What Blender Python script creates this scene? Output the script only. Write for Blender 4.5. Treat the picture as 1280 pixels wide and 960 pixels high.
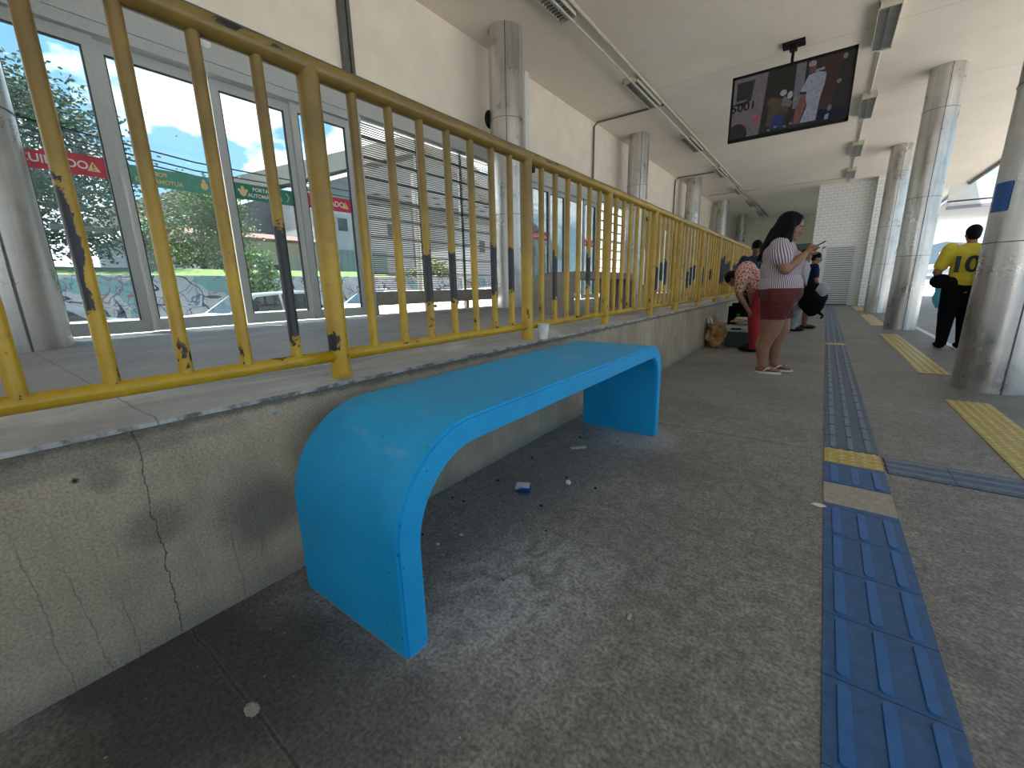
import bpy, bmesh, math, random, time
import numpy as np
from mathutils import Vector, Matrix, noise
PI = math.pi
for o in list(bpy.data.objects): bpy.data.objects.remove(o)
C = bpy.context.scene.collection
sc = bpy.context.scene
random.seed(7)

# ------------------------------------------------------------------ camera, sky, sun, exposure
cam = bpy.data.cameras.new('camera'); cam.lens = 519.0/1280*36; cam.sensor_width = 36
cam.clip_start = 0.02; cam.clip_end = 1500
co = bpy.data.objects.new('camera', cam); C.objects.link(co)
RM = Matrix(((0.806412428, -0.119413709, 0.579171271), (0.591012608, 0.195999079, -0.782488631), (-0.020077165, 0.973306081, 0.228631101)))
co.matrix_world = Matrix.Translation((0, 0, 1.0)) @ RM.to_4x4()
sc.camera = co
sc.view_settings.view_transform = 'Standard'; sc.view_settings.look = 'None'
sc.view_settings.gamma = 1; sc.view_settings.use_curve_mapping = False
sc.view_settings.exposure = 1.8
SKY = 0.85
SUN = 9.0

w = bpy.data.worlds.new('sky'); sc.world = w; w.use_nodes = True
nt = w.node_tree; nt.nodes.clear(); N = nt.nodes.new; L = nt.links.new
def ramp(nt, fac, stops, interp='LINEAR'):
    r = nt.nodes.new('ShaderNodeValToRGB'); r.color_ramp.interpolation = interp
    while len(r.color_ramp.elements) < len(stops): r.color_ramp.elements.new(0.5)
    for e, (p, c) in zip(r.color_ramp.elements, stops):
        e.position = p; e.color = (*c, 1) if len(c) == 3 else c
    nt.links.new(fac, r.inputs[0]); return r.outputs[0]
tc = N('ShaderNodeTexCoord'); sp = N('ShaderNodeSeparateXYZ'); L(tc.outputs['Generated'], sp.inputs[0])
base = ramp(nt, sp.outputs[2], [(0.0, (.44, .66, .82)), (0.15, (.40, .66, .86)), (0.45, (.22, .52, .80)), (1.0, (.12, .36, .70))])
mp = N('ShaderNodeMapping'); mp.inputs['Scale'].default_value = (1, 1, 1.9); mp.inputs['Location'].default_value = (.35, .1, .2); L(tc.outputs['Generated'], mp.inputs[0])
nz = N('ShaderNodeTexNoise'); nz.inputs['Scale'].default_value = 3.4; nz.inputs['Detail'].default_value = 8; nz.inputs['Roughness'].default_value = .55; L(mp.outputs[0], nz.inputs[0])
low = N('ShaderNodeMath'); low.operation = 'MULTIPLY_ADD'; L(sp.outputs[2], low.inputs[0]); low.inputs[1].default_value = -.22; L(nz.outputs[0], low.inputs[2])
cm = ramp(nt, low.outputs[0], [(.44, (0, 0, 0)), (.50, (1, 1, 1))])
cz = N('ShaderNodeMapRange'); L(sp.outputs[0], cz.inputs[0]); cz.inputs[1].default_value = -.1; cz.inputs[2].default_value = .3; cz.inputs[3].default_value = 1; cz.inputs[4].default_value = .25
cq = N('ShaderNodeMath'); cq.operation = 'MULTIPLY'; L(cm, cq.inputs[0]); L(cz.outputs[0], cq.inputs[1])
mx = N('ShaderNodeMix'); mx.data_type = 'RGBA'; L(cq.outputs[0], mx.inputs[0]); L(base, mx.inputs[6]); mx.inputs[7].default_value = (1.6, 1.6, 1.6, 1)
# deeper sky on the side away from the sun
az = N('ShaderNodeMapRange'); az.interpolation_type = 'SMOOTHSTEP'; L(sp.outputs[0], az.inputs[0]); az.inputs[1].default_value = -.2; az.inputs[2].default_value = .35; az.inputs[3].default_value = 1.0; az.inputs[4].default_value = .36
vm = N('ShaderNodeMix'); vm.data_type = 'RGBA'; vm.blend_type = 'MULTIPLY'; vm.inputs[0].default_value = 1; L(mx.outputs[2], vm.inputs[6]); L(az.outputs[0], vm.inputs[7])
bg = N('ShaderNodeBackground'); L(vm.outputs[2], bg.inputs[0]); bg.inputs[1].default_value = SKY
wo = N('ShaderNodeOutputWorld'); L(bg.outputs[0], wo.inputs[0])

sl = bpy.data.lights.new('sun', 'SUN'); sl.energy = SUN; sl.angle = 0.01; sl.color = (1, .95, .87)
so = bpy.data.objects.new('sun', sl); C.objects.link(so)
# high midday sun slightly towards the street side (-X)
so.rotation_euler = Vector((-math.cos(math.radians(72))*.97, -.1, math.sin(math.radians(72)))).to_track_quat('Z', 'Y').to_euler()

# ------------------------------------------------------------------ material helpers
def newmat(name):
    m = bpy.data.materials.new(name); m.use_nodes = True
    return m, m.node_tree, m.node_tree.nodes['Principled BSDF']
def mat(name, col, rough=.6, metal=0., var=.12, scale=18, bump=0., spec=.5, wear=None):
    """procedural: base colour broken up by noise"""
    m, t, b = newmat(name); n = t.nodes.new
    tc = n('ShaderNodeTexCoord'); z = n('ShaderNodeTexNoise'); z.inputs['Scale'].default_value = scale; z.inputs['Detail'].default_value = 5
    t.links.new(tc.outputs['Object'], z.inputs[0])
    c = Vector(col)
    o = ramp(t, z.outputs[0], [(.3, tuple(c*(1-var))), (.7, tuple(Vector([min(1, v) for v in c*(1+var)])))])
    t.links.new(o, b.inputs['Base Color'])
    b.inputs['Roughness'].default_value = rough; b.inputs['Metallic'].default_value = metal
    b.inputs['Specular IOR Level'].default_value = spec
    if bump:
        bp = n('ShaderNodeBump'); bp.inputs['Strength'].default_value = bump; bp.inputs['Distance'].default_value = .01
        t.links.new(z.outputs[0], bp.inputs['Height']); t.links.new(bp.outputs[0], b.inputs['Normal'])
    return m
class NT:
    """tiny node-expression helper"""
    def __init__(s, t):
        s.t = t
        g = t.nodes.new('ShaderNodeNewGeometry'); s.pos = g.outputs['Position']; s.nor = g.outputs['Normal']
        q = t.nodes.new('ShaderNodeSeparateXYZ'); t.links.new(s.pos, q.inputs[0]); s.x, s.y, s.z = q.outputs
        q = t.nodes.new('ShaderNodeSeparateXYZ'); t.links.new(s.nor, q.inputs[0]); s.nx, s.ny, s.nz = q.outputs
    def m(s, op, a, b=None, c=None, clamp=False):
        n = s.t.nodes.new('ShaderNodeMath'); n.operation = op; n.use_clamp = clamp
        for i, v in enumerate((a, b, c)):
            if v is None: continue
            if isinstance(v, (int, float)): n.inputs[i].default_value = v
            else: s.t.links.new(v, n.inputs[i])
        return n.outputs[0]
    def noise(s, scale, detail=5, rough=.5, sc3=None, dist=0, off=(0, 0, 0)):
        mp = s.t.nodes.new('ShaderNodeMapping'); s.t.links.new(s.pos, mp.inputs[0])
        if sc3: mp.inputs['Scale'].default_value = sc3
        mp.inputs['Location'].default_value = off
        n = s.t.nodes.new('ShaderNodeTexNoise'); n.inputs['Scale'].default_value = scale; n.inputs['Detail'].default_value = detail
        n.inputs['Roughness'].default_value = rough; n.inputs['Distortion'].default_value = dist
        s.t.links.new(mp.outputs[0], n.inputs[0]); return n.outputs[0]
    def step(s, v, a, b):
        n = s.t.nodes.new('ShaderNodeMapRange'); n.interpolation_type = 'SMOOTHSTEP'; s.t.links.new(v, n.inputs[0])
        n.inputs[1].default_value = a; n.inputs[2].default_value = b; return n.outputs[0]
    def mix(s, f, a, b, mode='MIX'):
        n = s.t.nodes.new('ShaderNodeMix'); n.data_type = 'RGBA'; n.blend_type = mode
        for i, v in ((0, f), (6, a), (7, b)):
            if isinstance(v, (int, float)): n.inputs[i].default_value = v
            elif isinstance(v, tuple): n.inputs[i].default_value = (*v, 1)
            else: s.t.links.new(v, n.inputs[i])
        return n.outputs[2]
    def spot(s, cx, cy, rx, ry, ax='xy', wob=.5, nsc=5):
        u, v = {'xy': (s.x, s.y), 'yz': (s.y, s.z), 'xz': (s.x, s.z)}[ax]
        a = s.m('DIVIDE', s.m('SUBTRACT', u, cx), rx); b = s.m('DIVIDE', s.m('SUBTRACT', v, cy), ry)
        d = s.m('SQRT', s.m('ADD', s.m('MULTIPLY', a, a), s.m('MULTIPLY', b, b)))
        d = s.m('ADD', d, s.m('MULTIPLY', s.m('SUBTRACT', s.noise(nsc, 5, .6, off=(cx, cy, 0)), .5), wob*2))
        return s.step(d, 1.15, .35)
    def line(s, v, c, wd):
        return s.step(s.m('ABSOLUTE', s.m('SUBTRACT', v, c)), wd, wd*.4)
    def bump(s, h, strength, dist=.01, b=None):
        n = s.t.nodes.new('ShaderNodeBump'); n.inputs['Strength'].default_value = strength; n.inputs['Distance'].default_value = dist
        s.t.links.new(h, n.inputs['Height']); s.t.links.new(n.outputs[0], b.inputs['Normal'])

def m_floor():
    m, t, b = newmat('platform_concrete'); e = NT(t)
    a = e.noise(1.3, 6, .6); f = e.noise(14, 8, .7); g = e.noise(90, 3, .6); st = e.noise(5, 7, .65, sc3=(1, .5, 1), dist=.6)
    c = ramp(t, a, [(.3, (.175, .165, .152)), (.7, (.26, .247, .23))])
    c = e.mix(.65, c, ramp(t, f, [(.34, (.27, .27, .27)), (.66, (.72, .72, .71))]), 'OVERLAY'); f2 = e.noise(34, 6, .7); c = e.mix(.5, c, ramp(t, f2, [(.34, (.3, .3, .3)), (.66, (.7, .7, .7))]), 'OVERLAY')
    c = e.mix(e.m('MULTIPLY', e.step(st, .60, .72), .35), c, (.36, .36, .36))
    c = e.mix(e.m('MULTIPLY', e.step(st, .40, .30), .35), c, (.07, .066, .06))
    # pale worn patch by the bench foot, darker grey band under the seat, dark grime below the wall
    c = e.mix(e.m('MULTIPLY', e.spot(-.70, 1.0, .33, .42), e.m('MULTIPLY', e.step(e.noise(9, 8, .75, sc3=(1, .6, 1), dist=1.2), .36, .62), .62)), c, (.52, .53, .54))
    c = e.mix(e.m('MULTIPLY', e.spot(-1.05, 1.75, .28, .75), .42), c, (.13, .137, .142))
    c = e.mix(e.m('MULTIPLY', e.spot(-.92, 2.62, .35, .28), e.m('MULTIPLY', f, .7)), c, (.5, .51, .52))
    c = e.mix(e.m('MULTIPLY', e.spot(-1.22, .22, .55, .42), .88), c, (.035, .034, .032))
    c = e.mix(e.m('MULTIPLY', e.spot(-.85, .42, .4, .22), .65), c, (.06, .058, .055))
    c = e.mix(e.m('MULTIPLY', e.spot(-.55, 2.2, .25, .25), .35), c, (.09, .08, .07))
    # little pits and pale specks
    vo = t.nodes.new('ShaderNodeTexVoronoi'); vo.inputs['Scale'].default_value = 11; vo.inputs['Randomness'].default_value = 1; t.links.new(e.pos, vo.inputs[0])
    c = e.mix(e.m('MULTIPLY', e.step(vo.outputs['Distance'], .16, .07), e.m('MULTIPLY', e.step(f, .5, .6), .6)), c, (.045, .043, .04))
    v2 = t.nodes.new('ShaderNodeTexVoronoi'); v2.inputs['Scale'].default_value = 17; t.links.new(e.pos, v2.inputs[0])
    c = e.mix(e.m('MULTIPLY', e.step(v2.outputs['Distance'], .07, .03), .35), c, (.6, .6, .58))
    # joints
    def jt(cv, wd, k, c):
        wv = e.m('ADD', e.y, e.m('MULTIPLY', e.m('SUBTRACT', e.noise(6, 3), .5), .03))
        c = e.mix(e.m('MULTIPLY', e.line(wv, cv, wd*1.9), .22), c, (.22, .21, .2))
        return e.mix(e.m('MULTIPLY', e.line(wv, cv, wd), k), c, (.03, .028, .026))
    for yy in (.268, 2.98, 5.7, 8.4, 11.1, 13.8, 16.5): c = jt(yy, .0055, .8, c)
    c = e.mix(.9, c, ramp(t, g, [(.34, (.28,)*3), (.66, (.72,)*3)]), 'OVERLAY')
    t.links.new(c, b.inputs['Base Color'])
    r = ramp(t, f, [(.3, (.5,)*3), (.7, (.78,)*3)]); t.links.new(r, b.inputs['Roughness'])
    h = e.m('ADD', e.m('MULTIPLY', f, .6), e.m('MULTIPLY', g, .3)); e.bump(h, .28, .012, b)
    return m
def m_wall():
    m, t, b = newmat('curb_wall_concrete'); e = NT(t)
    a = e.noise(2.2, 6, .6); g = e.noise(150, 4, .7); s = e.noise(9, 6, .6, sc3=(1, 1, .25))
    c = ramp(t, a, [(.3, (.30, .243, .175)), (.7, (.455, .38, .285))])
    c = e.mix(.4, c, ramp(t, s, [(.3, (.33,)*3), (.7, (.64,)*3)]), 'OVERLAY')
    for cy, cz, ry, rz, k, col in ((.52, .28, .16, .15, .62, (.085, .083, .085)), (.17, .54, .05, .05, .5, (.1, .09, .075)), (.25, .36, .09, .08, .55, (.1, .092, .08)),
                              (.73, .46, .12, .16, .4, (.13, .12, .11)), (.1, .6, .5, .035, .5, (.14, .12, .1)), (3.4, .3, .4, .3, .3, (.14, .13, .12)), (-.25, .3, .3, .2, .35, (.16, .14, .11)), (.9, .5, .2, .12, .4, (.12, .11, .10))):
        c = e.mix(e.m('MULTIPLY', e.spot(cy, cz, ry, rz, 'yz', .3, 9), k), c, col)
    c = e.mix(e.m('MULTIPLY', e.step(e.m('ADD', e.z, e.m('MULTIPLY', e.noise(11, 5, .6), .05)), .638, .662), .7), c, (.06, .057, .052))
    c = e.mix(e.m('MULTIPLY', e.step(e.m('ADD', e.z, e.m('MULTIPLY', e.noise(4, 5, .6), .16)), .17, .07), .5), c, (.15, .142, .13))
    # runs / drips
    dr = e.noise(26, 3, .5, sc3=(1, 1, .06)); c = e.mix(e.m('MULTIPLY', e.step(dr, .62, .72), e.m('MULTIPLY', e.step(e.noise(5, 3), .5, .65), .45)), c, (.12, .1, .085))
    # crack wandering down the wall
    wy = e.m('ADD', e.y, e.m('MULTIPLY', e.m('SUBTRACT', e.noise(9, 6, .7, off=(3, 0, 0)), .5), .055))
    c = e.mix(e.m('MULTIPLY', e.line(wy, .246, .0022), .85), c, (.05, .045, .04))
    for cy_, kz, z1_ in ((.09, .10, .38), (.02, .05, .5), (.15, .04, .25), (.42, .03, .3)):
        wz = e.m('ADD', e.m('ADD', e.y, e.m('MULTIPLY', e.z, kz)), e.m('MULTIPLY', e.m('SUBTRACT', e.noise(7, 5, .6, off=(0, cy_*40, 0)), .5), .05))
        c = e.mix(e.m('MULTIPLY', e.line(wz, cy_, .0022), e.m('MULTIPLY', e.step(e.z, z1_, z1_-.1), .45)), c, (.1, .08, .065))
    # a chip hole and pale flecks
    c = e.mix(e.spot(.118, .553, .009, .008, 'yz', .5, 90), c, (.01, .01, .01))
    vo = t.nodes.new('ShaderNodeTexVoronoi'); vo.inputs['Scale'].default_value = 60; t.links.new(e.pos, vo.inputs[0])
    c = e.mix(e.m('MULTIPLY', e.step(vo.outputs['Distance'], .2, .08), .3), c, (.08, .075, .07))
    c = e.mix(.7, c, ramp(t, g, [(.34, (.3,)*3), (.66, (.72,)*3)]), 'OVERLAY')
    c = e.mix(e.spot(.60, .6, .012, .006, 'yz', .6, 60), c, (.1, .3, .5))
    t.links.new(c, b.inputs['Base Color']); b.inputs['Roughness'].default_value = .85
    e.bump(e.m('ADD', g, e.m('MULTIPLY', s, .5)), .35, .008, b)
    return m
def m_ledge():
    m, t, b = newmat('upper_slab_concrete'); e = NT(t)
    a = e.noise(3, 7, .65, sc3=(1, .45, 1), dist=.7); g = e.noise(60, 4, .7); k = e.noise(.9, 3)
    c = ramp(t, a, [(.32, (.30, .29, .28)), (.5, (.44, .435, .43)), (.68, (.64, .64, .64))])
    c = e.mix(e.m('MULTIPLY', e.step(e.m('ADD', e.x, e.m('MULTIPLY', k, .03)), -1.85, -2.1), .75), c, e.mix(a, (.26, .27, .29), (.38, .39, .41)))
    c = e.mix(e.m('MULTIPLY', e.step(e.m('ADD', e.x, e.m('MULTIPLY', e.m('SUBTRACT', e.noise(12, 6, .7), .5), .05)), -1.438, -1.428), .85), c, (.06, .055, .05))
    wy = e.m('ADD', e.y, e.m('MULTIPLY', e.m('SUBTRACT', e.noise(9, 4), .5), .02))
    c = e.mix(e.m('MULTIPLY', e.line(wy, .30, .004), .6), c, (.12, .11, .1))
    for xx in (-3.75, -3.83, -3.91): c = e.mix(e.m('MULTIPLY', e.line(e.x, xx, .016), .55), c, (.5, .52, .55))
    c = e.mix(.35, c, ramp(t, g, [(.3, (.36,)*3), (.7, (.64,)*3)]), 'OVERLAY')
    t.links.new(c, b.inputs['Base Color']); b.inputs['Roughness'].default_value = .6
    e.bump(e.m('ADD', a, g), .15, .008, b)
    return m
def m_bench():
    m, t, b = newmat('blue_bench_paint'); e = NT(t)
    a = e.noise(4, 7, .65, dist=.8); g = e.noise(110, 4, .7); s = e.noise(16, 6, .7, sc3=(.35, 1, 1), dist=1)
    c = ramp(t, a, [(.3, (.0, .30, .64)), (.7, (.006, .38, .76))])
    rub = e.m('MULTIPLY', e.step(s, .55, .72), e.m('ADD', e.m('MULTIPLY', e.step(e.nz, .2, .8), .28), e.m('MULTIPLY', e.spot(-1.05, .72, .2, .2), .2)))
    c = e.mix(rub, c, (.25, .45, .68))
    c = e.mix(e.m('MULTIPLY', e.spot(-1.05, 1.9, .1, .1), e.m('MULTIPLY', e.step(s, .48, .6), .35)), c, (.3, .5, .72))
    vo = t.nodes.new('ShaderNodeTexVoronoi'); vo.inputs['Scale'].default_value = 30; t.links.new(e.pos, vo.inputs[0])
    c = e.mix(e.m('MULTIPLY', e.step(vo.outputs['Distance'], .13, .08), e.m('MULTIPLY', e.step(e.noise(6, 2), .55, .62), .8)), c, (.0, .05, .13))
    c = e.mix(e.m('MULTIPLY', e.step(e.m('ADD', e.z, e.m('MULTIPLY', g, .012)), .016, .008), .8), c, (.25, .28, .3))
    t.links.new(c, b.inputs['Base Color']); t.links.new(ramp(t, a, [(.3, (.42,)*3), (.7, (.6,)*3)]), b.inputs['Roughness'])
    e.bump(e.m('ADD', e.m('MULTIPLY', g, .5), e.m('MULTIPLY', e.noise(25, 3), .6)), .28, .006, b)
    return m
def m_rail(kind):
    """yellow enamel; chips show the black metal. object properties chip_z / chip_h place the big worn patch"""
    m, t, b = newmat('yellow_enamel_' + kind); e = NT(t)
    a = e.noise(7, 5, .6); g = e.noise(40, 5, .7)
    c = ramp(t, a, [(.3, (.40, .235, .009)), (.7, (.55, .34, .015))])
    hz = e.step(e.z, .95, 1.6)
    c = e.mix(e.m('MULTIPLY', hz, e.m('ADD', .22, e.m('MULTIPLY', e.step(e.y, 5, 1.5), .62))), c, ramp(t, a, [(.3, (.10, .062, .02)), (.7, (.18, .112, .03))]))  # backlit shade painted in brown over the upper tubes, strongest near the camera
    c = e.mix(e.m('MULTIPLY', e.step(e.noise(14, 6, .7, off=(5, 1, 0)), .56, .68), .45), c, (.25, .11, .03))
    if kind == 'bar':
        az = t.nodes.new('ShaderNodeAttribute'); az.attribute_type = 'OBJECT'; az.attribute_name = 'chip_z'
        ah = t.nodes.new('ShaderNodeAttribute'); ah.attribute_type = 'OBJECT'; ah.attribute_name = 'chip_h'
        d = e.m('DIVIDE', e.m('ABSOLUTE', e.m('SUBTRACT', e.z, az.outputs['Fac'])), ah.outputs['Fac'])
        d = e.m('ADD', d, e.m('MULTIPLY', e.m('SUBTRACT', e.noise(24, 5, .7), .5), 1.8))
        chip = e.step(d, 1.03, .93)
        aw = t.nodes.new('ShaderNodeAttribute'); aw.attribute_type = 'OBJECT'; aw.attribute_name = 'chip_w'
        sd = e.m('ADD', e.m('MULTIPLY', e.ny, -.6), e.m('MULTIPLY', e.m('SUBTRACT', e.noise(20, 5, .7, sc3=(1, 1, .6), off=(0, 0, 4)), .5), 1.6))
        side = e.step(e.m('ADD', sd, aw.outputs['Fac']), -.03, .03)
        chip = e.m('MULTIPLY', chip, side)
        chip = e.m('MAXIMUM', chip, e.m('MULTIPLY', e.step(g, .66, .69), e.step(e.noise(5, 3), .5, .56)))
        for z0 in (.80,):
            chip = e.m('MAXIMUM', chip, e.m('MULTIPLY', e.step(e.noise(38, 4, .6, sc3=(1, 1, .5)), .60, .63), e.line(e.z, z0, .10)))
    elif kind == 'top':
        chip = e.step(e.noise(5.5, 6, .7, sc3=(1, .5, 1), off=(0, .55, 0)), .585, .60)
        chip = e.m('MULTIPLY', chip, e.step(e.m('ADD', e.nz, e.m('MULTIPLY', a, .5)), .2, .35))
    else:
        chip = e.m('MULTIPLY', e.step(e.noise(9, 6, .7, sc3=(1, .35, 1)), .60, .62), e.step(e.nz, .1, .4))
    c = e.mix(chip, c, (.007, .008, .013))
    if kind == 'top':
        grn = e.step(e.m('ADD', e.z, e.m('MULTIPLY', e.noise(18, 4), .006)), 1.774, 1.778)
        c = e.mix(grn, c, (.02, .055, .04))
    t.links.new(c, b.inputs['Base Color']); b.inputs['Roughness'].default_value = .33
    hh = e.m('SUBTRACT', e.m('MULTIPLY', g, .25), chip); e.bump(hh, .35, .003, b)
    return m
def m_steel(name='brushed_steel', worn=True):
    m, t, b = newmat(name); e = NT(t)
    v = e.noise(10, 5, .6, sc3=(1, 1, .05)); g = e.noise(3, 6, .65); sp_ = e.noise(120, 3, .6)
    c = ramp(t, v, [(.3, (.42, .41, .39)), (.7, (.68, .67, .65))])
    c = e.mix(.35, c, ramp(t, g, [(.35, (.3, .3, .3)), (.65, (.7, .7, .68))]), 'OVERLAY')
    c = e.mix(e.m('MULTIPLY', e.step(e.noise(7, 6, .7, sc3=(1, 1, .5)), .56, .68), e.m('MULTIPLY', e.step(e.z, 1.7, .9), .12)), c, (.3, .29, .28))
    t.links.new(c, b.inputs['Base Color']); b.inputs['Metallic'].default_value = .88
    r = ramp(t, g, [(.35, (.24,)*3), (.65, (.42,)*3)]); t.links.new(r, b.inputs['Roughness'])
    # long soft waves in the sheet and small dents
    e.bump(e.m('ADD', e.m('MULTIPLY', e.noise(4, 2, .4, sc3=(1, 1, .18)), 1.2), e.m('MULTIPLY', sp_, .03)), .7, .03, b)
    return m
def m_ceiling():
    m, t, b = newmat('ceiling_render'); e = NT(t)
    a = e.noise(.7, 5, .6); g = e.noise(30, 4, .7); s = e.noise(2.6, 7, .7, dist=.5)
    c = ramp(t, a, [(.3, (.77, .68, .575)), (.7, (.85, .765, .655))])
    c = e.mix(e.m('MULTIPLY', e.step(s, .60, .72), .25), c, (.5, .44, .35))
    for yy in (9.05, 12.1, 20.7): c = e.mix(e.m('MULTIPLY', e.line(e.y, yy, .018), .28), c, (.25, .22, .18))
    vo = t.nodes.new('ShaderNodeTexVoronoi'); vo.inputs['Scale'].default_value = 1.7; t.links.new(e.pos, vo.inputs[0])
    c = e.mix(e.m('MULTIPLY', e.step(vo.outputs['Distance'], .035, .01), .5), c, (.2, .17, .13))
    t.links.new(c, b.inputs['Base Color']); b.inputs['Roughness'].default_value = .9; e.bump(g, .1, .006, b)
    return m
def m_tile():
    m, t, b = newmat('white_wall_tile'); n = t.nodes.new
    tc = n('ShaderNodeTexCoord'); mp = n('ShaderNodeMapping'); mp.inputs['Rotation'].default_value = (PI/2, 0, 0); t.links.new(tc.outputs['Object'], mp.inputs[0])
    br = n('ShaderNodeTexBrick'); t.links.new(mp.outputs[0], br.inputs[0])
    br.inputs['Color1'].default_value = (.74, .75, .72, 1); br.inputs['Color2'].default_value = (.79, .80, .77, 1); br.inputs['Mortar'].default_value = (.52, .52, .50, 1)
    br.inputs['Scale'].default_value = 1; br.inputs['Brick Width'].default_value = .24; br.inputs['Row Height'].default_value = .115; br.inputs['Mortar Size'].default_value = .008
    t.links.new(br.outputs[0], b.inputs['Base Color']); b.inputs['Roughness'].default_value = .4
    return m
def m_glass():
    m = bpy.data.materials.new('tinted_glass'); m.use_nodes = True; t = m.node_tree; t.nodes.clear(); n = t.nodes.new
    tr = n('ShaderNodeBsdfTransparent'); tr.inputs[0].default_value = (.64, .70, .71, 1)
    gl = n('ShaderNodeBsdfGlossy'); gl.inputs['Roughness'].default_value = .03
    df = n('ShaderNodeBsdfDiffuse'); df.inputs[0].default_value = (.7, .75, .78, 1)
    e = NT(t)
    lw = n('ShaderNodeFresnel'); lw.inputs[0].default_value = 1.45
    m1 = n('ShaderNodeMixShader'); t.links.new(e.m('MULTIPLY', lw.outputs[0], .8), m1.inputs[0]); t.links.new(tr.outputs[0], m1.inputs[1]); t.links.new(gl.outputs[0], m1.inputs[2])
    m2 = n('ShaderNodeMixShader'); dirt = e.m('MULTIPLY_ADD', e.step(e.noise(3, 6, .7), .4, .75), .10, .02)
    t.links.new(dirt, m2.inputs[0]); t.links.new(m1.outputs[0], m2.inputs[1]); t.links.new(df.outputs[0], m2.inputs[2])
    o = n('ShaderNodeOutputMaterial'); t.links.new(m2.outputs[0], o.inputs[0]); return m
def m_leaf(name, c1, c2):
    m, t, b = newmat(name); e = NT(t)
    c = ramp(t, e.noise(3.5, 4, .7), [(.3, c1), (.7, c2)]); t.links.new(c, b.inputs['Base Color']); b.inputs['Roughness'].default_value = .6
    return m
def m_stripe(name, c1, c2, k):
    """fine stripes running down a garment"""
    m, t, b = newmat(name); n = t.nodes.new; e = NT(t)
    tc = n('ShaderNodeTexCoord'); q = n('ShaderNodeSeparateXYZ'); t.links.new(tc.outputs['Object'], q.inputs[0])
    a = e.m('ARCTAN2', q.outputs[1], e.m('ADD', q.outputs[0], .02))
    w_ = e.m('SINE', e.m('ADD', e.m('MULTIPLY', a, k), e.m('MULTIPLY', q.outputs[2], 60)))
    t.links.new(ramp(t, e.m('MULTIPLY_ADD', w_, .5, .5), [(.35, c1), (.6, c2)]), b.inputs['Base Color']); b.inputs['Roughness'].default_value = .85
    return m
def m_spots(name, c1, c2, scale, th=.35):
    m, t, b = newmat(name); n = t.nodes.new
    tc = n('ShaderNodeTexCoord'); vo = n('ShaderNodeTexVoronoi'); vo.inputs['Scale'].default_value = scale; t.links.new(tc.outputs['Object'], vo.inputs[0])
    t.links.new(ramp(t, vo.outputs['Distance'], [(th-.05, c1), (th+.05, c2)]), b.inputs['Base Color']); b.inputs['Roughness'].default_value = .85
    return m
def m_graffiti():
    m, t, b = newmat('graffiti_wall_paint'); e = NT(t)
    c = ramp(t, e.noise(1.2, 6, .6), [(.3, (.52, .52, .53)), (.7, (.78, .78, .77))])
    l1 = e.line(e.noise(.8, 2, .4, dist=1.2), .5, .018); c = e.mix(l1, c, (.03, .04, .06))
    l2 = e.step(e.noise(.8, 2, .4, dist=1.2), .60, .61); c = e.mix(e.m('MULTIPLY', l2, .7), c, (.12, .42, .42))
    l3 = e.line(e.noise(1.5, 2, .5, dist=1.0, off=(0, 4, 1)), .5, .02); c = e.mix(e.m('MULTIPLY', l3, .8), c, (.45, .12, .15))
    l4 = e.line(e.noise(1.9, 2, .5, dist=.8, off=(0, 9, 1)), .47, .016); c = e.mix(e.m('MULTIPLY', l4, .8), c, (.05, .1, .25))
    t.links.new(c, b.inputs['Base Color']); b.inputs['Roughness'].default_value = .9; return m
def emis(name, col, s=1.0):
    m = bpy.data.materials.new(name); m.use_nodes = True; t = m.node_tree; b = t.nodes['Principled BSDF']
    b.inputs['Base Color'].default_value = (.004, .004, .004, 1); b.inputs['Roughness'].default_value = .3; b.inputs['Specular IOR Level'].default_value = .2
    e = NT(t); c = e.mix(1.0, (*col,), ramp(t, e.noise(25, 4, .7), [(.3, tuple(v*.10 for v in col)), (.7, tuple(v*.22 for v in col))]))
    t.links.new(c, b.inputs['Emission Color']); b.inputs['Emission Strength'].default_value = s; return m

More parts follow.
